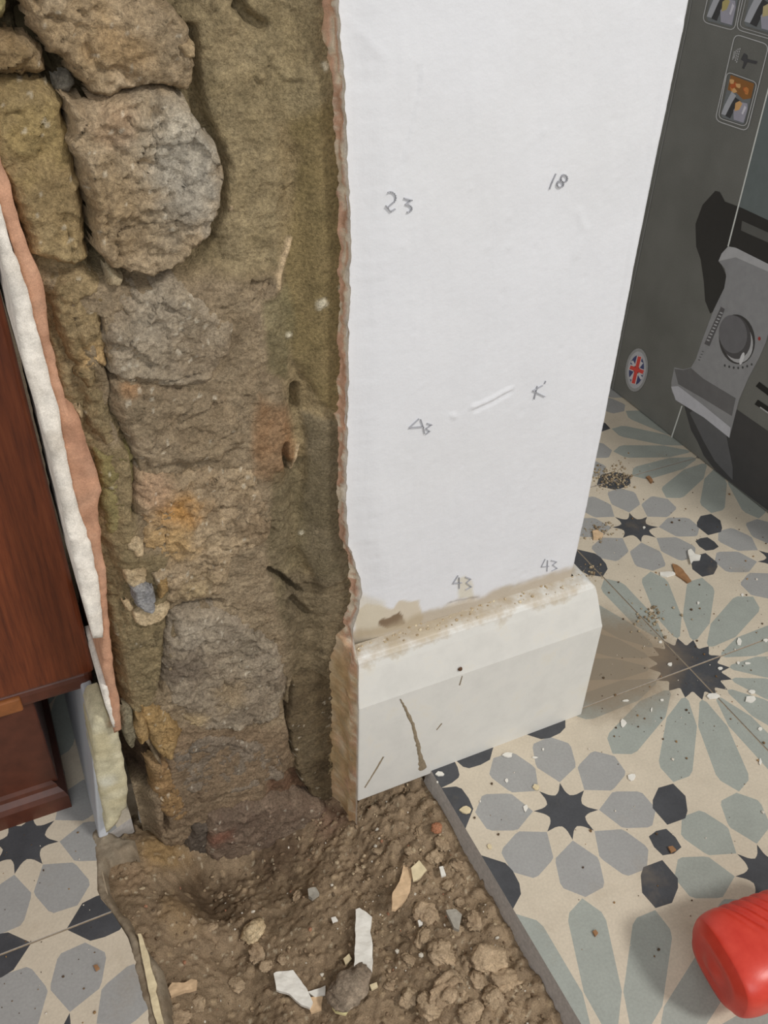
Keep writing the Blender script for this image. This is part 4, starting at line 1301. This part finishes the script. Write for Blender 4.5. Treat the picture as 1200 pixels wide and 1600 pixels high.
big = [((728, 1266), 18, 12, M_CHIPC, 'round cream paint blob on the dark tile shape nearest the trench'),
       ((688, 1211), 15, 8, M_CHIPW, 'white paint flake on the tile corner piece by the skirting split'),
       ((793, 1181), 16, 7, M_CHIPW, 'thin white flake on the grey tile shape just below the skirting'),
       ((838, 1231), 12, 9, M_CHIPC, 'cream flake at the upper left point of the dark star'),
       ((821, 1263), 7, 12, M_CHIPW, 'white flake at the left point of the dark star'),
       ((792, 1220), 6, 6, M_CHIPW, 'round white dot on the grey tile shape left of the dark star'),
       ((765, 1323), 10, 8, M_CHIPC, 'faint cream flake on the cream tile ground right of the trench edge'),
       ((973, 1131), 11, 13, M_CHIPW, 'white square flake on the grey petal left of the rosette'),
       ((987, 1215), 14, 11, M_CHIPW, 'white flake on cream ground above the dark tile hexagon'),
       ((1113, 1089), 20, 9, M_CHIPW, 'white flake pair at the lower point of the dark rosette'),
       ((1171, 1094), 17, 11, M_CHIPW, 'large white oval flake on the tiles right of the rosette'),
       ((1175, 1082), 12, 7, M_CHIPW, 'white flake just above the large oval flake right of the rosette'),
       ((1155, 1003), 9, 11, M_CHIPW, 'white flake on the petal above the right tile joint'),
       ((1047, 1039), 9, 6, M_CHIPW, 'white flake on the left quarter of the dark rosette'),
       ((1032, 1004), 6, 4, M_CHIPW, 'tiny white flake above the left quarter of the dark rosette'),
       ((1125, 1045), 8, 5, M_CHIPW, 'white flake on the right quarter of the dark rosette'),
       ((1188, 1140), 7, 6, M_CHIPW, 'small round white flake low at the right edge of the photo'),
       ((977, 1096), 11, 3, M_CHIPW, 'thin white splinter near the lower left joint by the skirting corner'),
       ((1196, 1001), 8, 5, M_CHIPW, 'white flake at the right edge of the photo on the tile joint'),
       ((1187, 1191), 4, 12, M_CHIPW, 'thin upright white splinter at the right edge of the photo'),
       ((1018, 1109), 3, 6, M_CHIPW, 'hair-thin white splinter below the rosette'),
       ((1034, 1095), 5, 4, M_CHIPW, 'tiny white dot below left of the rosette'),
       ((1167, 1037), 10, 3, M_CHIPW, 'thin white sliver right of the rosette'),
       ((1153, 1037), 5, 4, M_CHIPW, 'tiny white dot right of the rosette beside the thin sliver'),
       ((1042, 898), 28, 9, M_CHIPW, 'white pointed flake touching the brown flake above the rosette'),
       ((1160, 930), 4, 4, M_CHIPW, 'tiny white dot on the tiles near the right edge of the photo'),
       ((1091, 943), 4, 4, M_CHIPW, 'tiny white dot on the grey petal above the rosette'),
       ((1006, 825), 4, 4, M_CHIPW, 'tiny white dot in the dark star behind the skirting'),
       ((750, 1253), 3, 3, M_CHIPW, 'pinpoint white speck near the trench corner'),
       ((684, 1223), 4, 3, M_CHIPW, 'pinpoint white speck below the flake by the skirting split'),
       ((775, 1162), 6, 4, M_CHIPW, 'tiny white crumb against the foot of the skirting'),
       ((849, 1172), 4, 4, M_CHIPW, 'tiny white dot on the grey tile shape nearest the skirting'),
       ((836, 1184), 9, 3, M_CHIPW, 'thin white sliver on the grey tile shape nearest the skirting')]
for k, ((cx, cy), w, h, mt, lab) in enumerate(big):
    chip_from_px('paint_flake', little(cx, cy, w * 1.1, h * 1.1, 800 + k), lab, GT, mt, 700 + k, .0007 if w < 12 else .0010, 0, .0001, 'flake', False)
chip_from_px('plaster_flake', [(1074, 862), (1079, 860), (1085, 868), (1094, 870), (1093, 876), (1083, 877), (1079, 883), (1076, 875)], 'bent white and brown flake beside the far dark tile hexagon', None, M_CHIPW, 760, .0014, .0004, .0004, 'flake', False)
chip_from_px('plaster_flake', [(1050, 882), (1058, 884), (1068, 893), (1080, 909), (1074, 912), (1064, 904), (1055, 898)], 'brown leaf-shaped flake on the tiles above the rosette', None, M_CHIPB, 761, .0010, .0003, .0004, 'flake', False)
chip_from_px('plaster_flake', [(1009, 747), (1014, 745), (1020, 753), (1017, 756)], 'small orange-brown flake near the picture box', None, M_CHIPB, 762, .0014, 0, .0002, 'flake', False)
chip_from_px('plaster_flake', [(925, 832), (932, 830), (943, 836), (940, 842), (927, 844)], 'pinkish chip on the tiles beside the white wall edge', None, M_CHIPT, 763, .0018, 0, .0002, 'flake', False)
chip_from_px('plaster_flake', [(1043, 1325), (1050, 1324), (1056, 1330), (1048, 1334)], 'little ochre crumb on the dark tile diamond', None, M_CHIPB, 764, .0012, 0, .0002, 'flake', False)
chip_from_px('plaster_flake', [(926, 1457), (931, 1454), (935, 1459), (930, 1464)], 'little ochre crumb on the long petal near the trench', None, M_CHIPB, 765, .0012, 0, .0002, 'flake', False)
chip_from_px('plaster_flake', [(146, 1510), (152, 1508), (156, 1514), (150, 1518)], 'brown crumb on the cream ground of the left tiles', None, M_CHIPB, 766, .0010, 0, .0002, 'flake', False)
# dark specks on the tiles: stuff
V = []; Fa = []; Cc = []
for k in range(300):
    if k < 210: px, py = RNG.uniform(920, 1200), RNG.uniform(700, 1180)
    elif k < 260: px, py = RNG.uniform(690, 1200), RNG.uniform(1180, 1500)
    else: px, py = RNG.uniform(0, 150), RNG.uniform(1300, 1600)
    p = at(px, py, z=0)
    if p[0] > .165 or (p[0] < -.09 and p[1] > -.008 and k < 260) or (k < 260 and p[0] < -.195): continue
    r = .0003 + .0008 * RNG.random() ** 3
    V.append(ico * r * RNG.uniform(.6, 1.1, 3) + [p[0], p[1], r * .5]); Fa.append(icf + 12 * (len(V) - 1))
    Cc.append(np.repeat(lin([(90, 74, 58), (120, 96, 70), (212, 204, 190), (150, 120, 84)][RNG.choice(4, p=[.45, .25, .15, .15])])[None], 12, 0))
# three little heaps of dust by the wall
for (px, py, n_, sp) in ((955, 748, 420, .011), (938, 830, 120, .008), (1022, 965, 80, .007), (925, 895, 60, .006), (1025, 980, 30, .012)):
    p0 = at(px, py, z=0)
    for k in range(n_):
        x, y = p0[0] + RNG.normal() * sp, p0[1] + RNG.normal() * sp * .8
        r = .0003 + .0012 * RNG.random() ** 3
        V.append(ico * r * RNG.uniform(.6, 1.1, 3) + [x, y, r * .5]); Fa.append(icf + 12 * (len(V) - 1))
        Cc.append(np.repeat(lin([(158, 142, 116), (172, 156, 130), (140, 122, 98)][RNG.integers(3)])[None], 12, 0))
link('floor_grit', mesh_np('floor_grit', np.vstack(V), np.vstack(Fa), np.vstack(Cc), False), M_SOIL, kind='stuff', label='dark specks and dusty crumbs scattered over the tiles', category='grit')

# crumbs caught on top of the skirting
V = []; Fa = []; Cc = []
for k in range(200):
    x = RNG.uniform(-.243, -.10); d = .007 * RNG.random() ** 2; r = .0003 + .0009 * RNG.random() ** 3
    V.append(ico * r * RNG.uniform(.6, 1.1, 3) + [x, YW - d, .1112 - d * .12 + r * .3]); Fa.append(icf + 12 * (len(V) - 1))
    Cc.append(np.repeat(lin([(190, 172, 142), (206, 192, 164), (170, 150, 120)][RNG.integers(3)])[None], 12, 0))
link('skirting_dust', mesh_np('skirting_dust', np.vstack(V), np.vstack(Fa), np.vstack(Cc), False), M_SOIL, base_f, kind='stuff')


# far wall of the room, out of the photograph
M_ROOM = mat_flat('room_paint', (206, 205, 200), .7, .03, 60, .1)
from_bm('wall_back', box_bm(-.9, .62, .80, .86, -.05, .9), M_ROOM, kind='structure', label='plain off-white wall at the back of the room')

# ------------------------------------------------------------------ boxed stand mixer on the right
BX = .1740
def mat_box():
    m, nt, b = newmat('box_card', .33, .45)
    v = coords(nt); n1 = noise(nt, v, 14, 3); n2 = noise(nt, v, 900, 2)
    col = ramp(nt, n1, [(.3, rgba((110, 110, 105))), (.7, rgba((128, 128, 123)))])
    col = mix(nt, col, ramp(nt, n2, [(.3, G(.94)), (.7, G(1.06))]), 1.0, 'MULTIPLY')
    nt.links.new(col, b.inputs['Base Color']); bump(nt, b, noise(nt, v, 18, 2), .05, .002)
    return m


bxo = link('appliance_box', None, None, label='dark grey appliance carton printed with a silver mixer, behind the white wall', category='box')
bxo.empty_display_size = .05; bxo.location = (BX, .32, 0)


def boxpart(name, bm, mats, **kw):
    bmesh.ops.translate(bm, verts=bm.verts, vec=(-BX, -.32, 0))
    return from_bm(name, bm, mats, bxo, **kw)


boxpart('carton', box_bm(BX, BX + .30, -.04, .385, .0002, .52, .0012), mat_box())
print_fold = 1


def bw(px, py): p = at(px, py, x=BX); return (p[1], p[2])


def print_patch(name, px, col, off, mat=None, rough=.33, lab=None, parent=None):
    """flat print on the carton's face"""
    P = [bw(x, y) for x, y in px]
    ov, oe, of, _, _, _ = delaunay_2d_cdt([Vector(p) for p in P], [], [list(range(len(P)))], 1, 1e-7)
    bm = bmesh.new(); vs = [bm.verts.new((-off, v.x - .32, v.y)) for v in ov]
    for f in of:
        try: bm.faces.new([vs[i] for i in f])
        except ValueError: pass
    bmesh.ops.recalc_face_normals(bm, faces=bm.faces)
    col = tuple(min(235, c * 1.12) for c in col)
    m = mat or mat_flat('print_' + name, col, rough, .06, 120, 0.02, spec=.45)
    kw = {'label': lab} if lab else {}
    return from_bm(name, bm, m, bxo, **kw)


def line(px, wpx): # a thick line as polygon, open path
    L = []; Rr = []
    n = len(px)
    for i in range(n):
        a = np.array(px[max(i - 1, 0)], float); b = np.array(px[min(i + 1, n - 1)], float); d = b - a; d /= np.hypot(*d) + 1e-9
        nn = np.array([-d[1], d[0]]) * wpx / 2
        L.append(tuple(np.array(px[i]) + nn)); Rr.append(tuple(np.array(px[i]) - nn))
    return L + Rr[::-1]


def ring_strip(name, px, w, col, off):
    """closed thin outline"""
    n = len(px); P = np.array(px, float); c = P.mean(0)
    V = []; F = []
    for i in range(n):
        d = P[(i + 1) % n] - P[i - 1]; d /= np.hypot(*d); nn = np.array([-d[1], d[0]]) * w / 2
        for q in (P[i] + nn, P[i] - nn):
            a = bw(*q); V.append((-off, a[0] - .32, a[1]))
    for i in range(n): j = (i + 1) % n; F.append((2 * i, 2 * j, 2 * j + 1, 2 * i + 1))
    return link(name, mesh_np(name, V, F, smooth_=False), mat_flat('print_line', col, .4, .05), bxo)


def rrect(corners, r=9, n=5):
    out = []; m = len(corners)
    for i in range(m):
        p = np.array(corners[i], float); a = np.array(corners[i - 1], float); b = np.array(corners[(i + 1) % m], float)
        da = (a - p) / np.hypot(*(a - p)); db = (b - p) / np.hypot(*(b - p))
        s, e = p + da * r, p + db * r
        for t in np.linspace(0, 1, n): out.append(tuple((1 - t) ** 2 * s + 2 * t * (1 - t) * p + t * t * e))
    return out


# big shades of the printed photograph
print_patch('print_panel', [(1199, 150), (1136, 395), (1260, 470), (1330, 120), (1240, -20)], (104, 112, 112), .00010, rough=.28)
print_patch('print_shadow', [(1118, 298), (1125, 300), (1133, 315), (1160, 325), (1260, 372), (1260, 470), (1160, 420), (1138, 412), (1137, 402), (1128, 415), (1135, 430), (1135, 450), (1122, 480), (1110, 490), (1102, 470), (1100, 440), (1095, 405), (1088, 385), (1087, 350), (1098, 320)], (50, 49, 48), .00020)
print_patch('print_shadow', [(1160, 345), (1260, 390), (1260, 405), (1158, 360)], (92, 92, 89), .00026)
print_patch('print_body', [(1152, 640), (1260, 715), (1260, 800), (1230, 820), (1150, 760), (1118, 735), (1100, 712), (1090, 690), (1080, 672), (1068, 630)], (66, 65, 66), .00016)
print_patch('print_body', [(1085, 640), (1135, 680), (1145, 730), (1145, 750), (1117, 720), (1100, 690), (1078, 645)], (96, 96, 98), .00020)
sil = [(1138, 385), (1150, 388), (1262, 440), (1262, 660), (1165, 600), (1200, 520), (1200, 520)]
body = [(1123, 408), (1128, 396), (1138, 385), (1150, 387), (1200, 412), (1270, 450), (1270, 510), (1203, 512), (1197, 535), (1186, 560), (1170, 590), (1155, 625), (1146, 660), (1140, 684), (1100, 650), (1058, 625), (1050, 612), (1049, 598), (1054, 574), (1068, 577), (1080, 574), (1088, 560), (1098, 530), (1115, 485), (1132, 450), (1135, 432), (1133, 420)]
print_patch('print_mixer', body, (142, 142, 144), .00024, rough=.25, lab='silver mixer body printed on the carton')
print_patch('print_mixer', [(1123, 408), (1128, 396), (1138, 385), (1150, 387), (1200, 412), (1270, 450), (1270, 462), (1200, 424), (1150, 402)], (172, 172, 174), .00028, rough=.25)
print_patch('print_mixer', [(1054, 576), (1068, 578), (1080, 575), (1100, 592), (1150, 622), (1144, 650), (1098, 622), (1060, 600)], (104, 103, 104), .00028, rough=.25)
print_patch('print_mixer', [(1049, 604), (1060, 603), (1098, 632), (1142, 668), (1140, 684), (1100, 652), (1056, 625)], (186, 186, 192), .00032, rough=.25)
# knob
E = lambda cx, cy, rx, ry, rot=0, n=28: [(cx + rx * math.cos(t) * math.cos(rot) - ry * math.sin(t) * math.sin(rot), cy + rx * math.cos(t) * math.sin(rot) + ry * math.sin(t) * math.cos(rot)) for t in np.linspace(0, 2 * math.pi, n, endpoint=False)]
print_patch('print_knob', E(1152, 530, 28, 39, -.12), (64, 62, 62), .00036)
print_patch('print_knob', E(1154, 535, 23, 32, -.12), (176, 176, 178), .00040)
print_patch('print_knob', E(1150, 527, 24, 34, -.12), (80, 78, 80), .00044)
print_patch('print_knob', E(1146, 522, 22, 30, -.12), (108, 107, 110), .00048)
print_patch('print_knob', E(1160, 560, 3, 10, .3), (206, 206, 208), .00050)
for a in range(7): print_patch('print_mark', E(1133 + a * 7, 571 + 5 * math.sin(a * .5) - a * .4, 1.4, 2.0), (70, 70, 72), .0004)
print_patch('print_mark', E(1187, 529, 2.2, 3), (150, 60, 56), .0004)
print_patch('print_nameplate', [(1127, 479), (1133, 483), (1109, 541), (1101, 537)], (92, 90, 92), .00036)
for t in np.linspace(.08, .9, 10):
    x = 1130 * (1 - t) + 1105 * t; y = 484 * (1 - t) + 536 * t
    print_patch('print_lettering', [(x - 2.2, y - 1), (x + 2, y + .6), (x + 1.2, y + 2.4), (x - 3, y + .8)], (176, 176, 178), .0004)
for t in np.linspace(0, 1, 4):
    x = 1099 - 6 * t; y = 548 + 13 * t
    print_patch('print_lettering', [(x - 1.5, y), (x + 1.5, y + 1), (x + 1, y + 2.4), (x - 2, y + 1.4)], (96, 96, 98), .0004)
# lines dividing the print
print_patch('print_line', line([(1081, 0), (1077, 25), (999, 400), (975, 515), (957, 609)], 1.4), (128, 128, 126), .0003)
print_patch('print_line', line([(1228, 30), (1199, 147), (1138, 385)], 2.2), (206, 208, 204), .0003)
print_patch('print_line', line([(1066, 634), (1049, 685)], 2.0), (200, 202, 198), .0003)
print_patch('print_slot', line([(1184, 600), (1200, 612), (1235, 640)], 9), (28, 27, 27), .0003)
print_patch('print_slot', line([(1182, 628), (1200, 640), (1235, 665)], 9), (28, 27, 27), .0003)
print_patch('print_slot', line([(1188, 636), (1202, 646), (1235, 668)], 2), (170, 170, 170), .00034)
# round badge with red, white and blue crossed flag
print_patch('print_badge', E(995, 578, 17.5, 34, .12), (150, 150, 150), .0003)
print_patch('print_badge', E(995, 578, 14.5, 29, .12), (176, 176, 180), .00034)
print_patch('print_badge', E(995, 578, 11.5, 23, .12), (66, 72, 112), .00038)
for a, b in (((988, 564), (1003, 592)), ((1004, 566), (985, 592))): print_patch('print_badge', line([a, b], 4), (200, 196, 200), .00042)
print_patch('print_badge', line([(1000, 556), (990, 600)], 8), (206, 200, 200), .00044)
print_patch('print_badge', line([(984, 573), (1006, 582)], 9), (206, 200, 200), .00044)
print_patch('print_badge', line([(1000, 557), (990, 599)], 5.4), (206, 74, 66), .00048)
print_patch('print_badge', line([(985, 573.5), (1006, 581.5)], 6), (206, 74, 66), .00050)
# printed picture frames
for cor in ([(1114, -60), (1148, -60), (1148, 52), (1098, 34)], [(1160, -60), (1230, -60), (1205, 65), (1151, 44)], [(1149, 53), (1200, 70), (1166, 205), (1119, 187)]):
    pass
ring_strip('print_frame', rrect([(1117, -50), (1165, -40), (1148, 48), (1098, 34)], 10), 1.5, (196, 196, 196), .0004)
ring_strip('print_frame', rrect([(1172, -50), (1240, -30), (1222, 66), (1151, 46)], 10), 1.5, (196, 196, 196), .0004)
ring_strip('print_frame', rrect([(1177, -50), (1234, -30), (1216, 60), (1156, 42)], 8), 1.2, (186, 186, 186), .0004)
ring_strip('print_frame', rrect([(1149, 53), (1202, 70), (1168, 205), (1118, 188)], 10), 1.6, (200, 200, 200), .0004)
ring_strip('print_frame', rrect([(1137, 112), (1184, 129), (1166, 198), (1123, 184)], 8), 1.3, (206, 206, 206), .0005)


def picture(quad, food, seed):
    """a small printed food photograph: food above, grinder arm and bowl below; quad = tl,tr,br,bl in pixels"""
    q = [np.array(p, float) for p in quad]
    T = lambda u, v: tuple((q[0] * (1 - u) + q[1] * u) * (1 - v) + (q[3] * (1 - u) + q[2] * u) * v)
    rp = lambda L, c, off: print_patch('print_picture', [T(*p) for p in L], c, off)
    rp([(.04, .02), (.96, .02), (.98, .1), (.98, .95), (.9, .99), (.1, .99), (.03, .93), (.02, .1)], (112, 116, 118), .0003)
    rp([(.04, .02), (.96, .02), (.98, .36), (.7, .45), (.4, .36), (.05, .36)], food[0], .00034)
    rn = random.Random(seed)
    for k in range(9):
        u, v = rn.uniform(.12, .88), rn.uniform(.08, .34)
        rp([(u + .1 * rn.uniform(.7, 1.3) * math.cos(a), v + .06 * rn.uniform(.7, 1.3) * math.sin(a)) for a in np.linspace(0, 6.28, 8)[:-1]], food[1 + k % 3], .00038 + k * .00001)
    rp([(.22, .36), (.42, .42), (.34, .6), (.2, .92), (.03, .92), (.08, .72)], (168, 170, 176), .00044)
    rp([(.4, .46), (.62, .5), (.5, .68), (.4, .95), (.2, .93), (.32, .62)], (60, 60, 62), .00046)
    rp([(.62, .52), (.9, .5), (.96, .62), (.94, .95), (.55, .95), (.45, .75)], (158, 156, 168), .00048)
    rp([(.46, .58), (.6, .5), (.72, .54), (.66, .7), (.5, .76)], food[2], .0005)
    rp([(.82, .56), (.9, .6), (.84, .78), (.78, .76)], (204, 202, 214), .00052)


picture([(1141, 115), (1181, 130), (1164, 196), (1125, 183)], [(140, 96, 52), (196, 128, 70), (214, 164, 110), (176, 92, 50)], 1)
picture([(1121, -50), (1162, -40), (1146, 44), (1102, 32)], [(96, 84, 62), (196, 186, 120), (178, 164, 110), (206, 180, 140)], 2)
picture([(1182, -50), (1232, -32), (1214, 56), (1160, 40)], [(128, 96, 56), (164, 140, 60), (186, 172, 130), (104, 96, 60)], 3)
# small printed caption bars and the dark tool drawing
print_patch('print_tool', [(1163, 83), (1168, 86), (1168, 92), (1184, 96), (1182, 100), (1168, 97), (1162, 108), (1160, 106), (1163, 96), (1158, 93), (1160, 88)], (70, 70, 72), .0003)
for k, (a, b) in enumerate([((1157, 75), (1151, 99)), ((1154, 76), (1149, 96)), ((1151, 78), (1147, 92)), ((1148, 80), (1145, 94))]):
    n_ = 6
    for i in range(n_):
        t0 = i / n_; t1 = (i + .72) / n_
        p0 = (a[0] * (1 - t0) + b[0] * t0, a[1] * (1 - t0) + b[1] * t0); p1 = (a[0] * (1 - t1) + b[0] * t1, a[1] * (1 - t1) + b[1] * t1)
        print_patch('print_lettering', line([p0, p1], 1.5), (178, 178, 178), .0003)


# ------------------------------------------------------------------ mahogany cabinet on the left
def mat_wood():
    m, nt, b = newmat('mahogany', .38, .4)
    v = coords(nt, (1, 1, .06)); v0 = coords(nt)
    n1 = noise(nt, v, 520, 5, .7); n2 = noise(nt, v0, 9, 3); n3 = noise(nt, v, 60, 3, .6)
    col = ramp(nt, n1, [(.3, rgba((82, 38, 20))), (.55, rgba((110, 54, 28))), (.75, rgba((122, 65, 36)))])
    col = mix(nt, col, ramp(nt, n3, [(.35, G(.85)), (.65, G(1.1))]), 1.0, 'MULTIPLY')
    col = mix(nt, col, ramp(nt, n2, [(.3, G(.8)), (.7, G(1.12))]), 1.0, 'MULTIPLY')
    nt.links.new(col, b.inputs['Base Color']); bump(nt, b, n1, .08, .0003)
    return m


M_WOOD = mat_wood()
M_WOODD = mat_flat('dark_mahogany', (82, 44, 30), .4, .2, 120, .05, spec=.4)
M_WOODE = mat_flat('mahogany_rail', (134, 82, 44), .45, .2, 120, .05, spec=.4)
cab = link('cabinet', None, None, label='polished reddish mahogany cabinet on a moulded plinth at the left', category='cabinet')
cab.location = (-.60, .066, 0)


def cabpart(name, bm, mats, **kw):
    bmesh.ops.translate(bm, verts=bm.verts, vec=(.60, -.066, 0))
    return from_bm(name, bm, mats, cab, **kw)


CY = .052
cabpart('body', box_bm(-.85, -.3707, CY, .40, .106, .60, .0025, 3), M_WOOD)
cabpart('bottom_rail', box_bm(-.85, -.3722, CY + .0012, .39, .094, .1065, .004, 3), M_WOODD)
cabpart('rail_face', box_bm(-.85, -.408, CY - .0005, CY + .01, .0945, .104, .001), M_WOODE)
cabpart('plinth_panel', box_bm(-.85, -.4035, .064, .38, .018, .095, .001), M_WOODD)
# moulded foot: stepped, with a rounded nose
bm = bmesh.new()
pr = [(0.0, .0), (0.0, .011), (.0015, .014), (.004, .0165), (.0045, .019), (.0075, .021), (.009, .0245), (.012, .026)]
rows = []
for x, k in ((-.85, 0), (-.4005, 1)):
    rows.append([bm.verts.new((x - (d if k else 0), .0575 + d, z)) for d, z in pr] + [bm.verts.new((x - (.012 if k else 0), .38, pr[-1][1])), bm.verts.new((x, .38, 0))])
n = len(rows[0])
for j in range(n):
    bm.faces.new((rows[0][j], rows[1][j], rows[1][(j + 1) % n], rows[0][(j + 1) % n]))
bm.faces.new(rows[1]); bm.faces.new(rows[0][::-1])
cabpart('plinth_moulding', bm, M_WOODD, label='glossy dark moulded foot')


# ------------------------------------------------------------------ red ribbed handle, lower right
def red_handle():
    m, nt, b = newmat('red_plastic', .36, .5)
    v = coords(nt); n1 = noise(nt, v, 90, 4)
    col = ramp(nt, n1, [(.3, rgba((196, 50, 34))), (.7, rgba((212, 68, 50)))])
    nt.links.new(col, b.inputs['Base Color']); bump(nt, b, noise(nt, v, 800, 3), .1, .0003)
    A = at(1122, 1512, z=.030); B = at(1330, 1432, z=.036)
    A = Vector(A); B = Vector(B)
    ax = (B - A).normalized(); L = (B - A).length
    up = Vector((0, 0, 1)); sd = ax.cross(up).normalized(); up = sd.cross(ax).normalized()
    nu, nv = 330, 84
    V = []
    R0 = .0255
    for i in range(nu + 1):
        t = i / nu
        x = t * L
        # end profile: flat cap with a rounded shoulder, slight waist
        sh = min(1.0, x / .011)
        rr = R0 * (.86 + .14 * math.sqrt(max(0, 1 - (1 - sh) ** 2))) * (1 - .05 * smooth(np.array((x - .02) / .05)))
        for j in range(nv):
            a = 2 * math.pi * j / nv
            ca, sa = math.cos(a), math.sin(a)
            # rounded-square section, flatter below
            k = 1.0 / (abs(ca) ** 2.8 + abs(sa) ** 2.8) ** (1 / 2.8)
            r = rr * k * (.94 if True else 1)
            # grip ribs on the two shoulders, slanting, leaving the smooth front plate
            xr = x - .014 * (1 + ca) if ca < 0 else x - .004 * ca
            m1 = float(smooth(np.array((-ca - .02) / .3))) * float(smooth(np.array((x - .006 - .012 * (1 + ca)) / .005)))
            m2 = float(smooth(np.array((ca - .40) / .2))) * float(smooth(np.array((x - .024) / .004)))
            r -= .0020 * max(m1, m2) * (.5 + .5 * math.cos(2 * math.pi * xr / .0056)) ** 1.5
            p = A + ax * x + sd * (ca * r * .98) + up * (sa * r * .78)
            V.append(p)
    F = []
    for i in range(nu):
        for j in range(nv):
            k = (j + 1) % nv
            F.append((i * nv + j, i * nv + k, (i + 1) * nv + k, (i + 1) * nv + j))
    # domed end cap in rings
    last = list(range(nv)); n_rings = 6
    for q in range(1, n_rings + 1):
        s_ = 1 - q / (n_rings + .0) ; k0 = len(V)
        out = .0035 * math.sqrt(1 - s_ ** 2) + .0008 * math.sin(q * 1.4)
        if q == n_rings:
            V.append(A - ax * .0045)
            for j in range(nv): F.append((last[(j + 1) % nv], last[j], k0))
            break
        for j in range(nv):
            p = V[j]; c = A
            V.append(c + (p - c) * s_ - ax * out)
        for j in range(nv): F.append((last[(j + 1) % nv], last[j], k0 + j, k0 + (j + 1) % nv))
        last = list(range(k0, k0 + nv))
    F.append(tuple(nu * nv + j for j in range(nv)))
    V = [tuple(v_) for v_ in V]; zmin = min(v_[2] for v_ in V)
    loc = (A.x, A.y, 0)
    V = [(v_[0] - A.x, v_[1] - A.y, v_[2]) for v_ in V]
    root = link('tool_handle', None, None, label='red ribbed plastic tool handle lying on the tiles at the lower right', category='tool')
    root.location = loc
    o = link('grip', mesh_np('grip', V, F), m, root)
    # dark rubber scuff plate low on the end
    return zmin


RZ = red_handle()
print('red handle lowest', RZ)
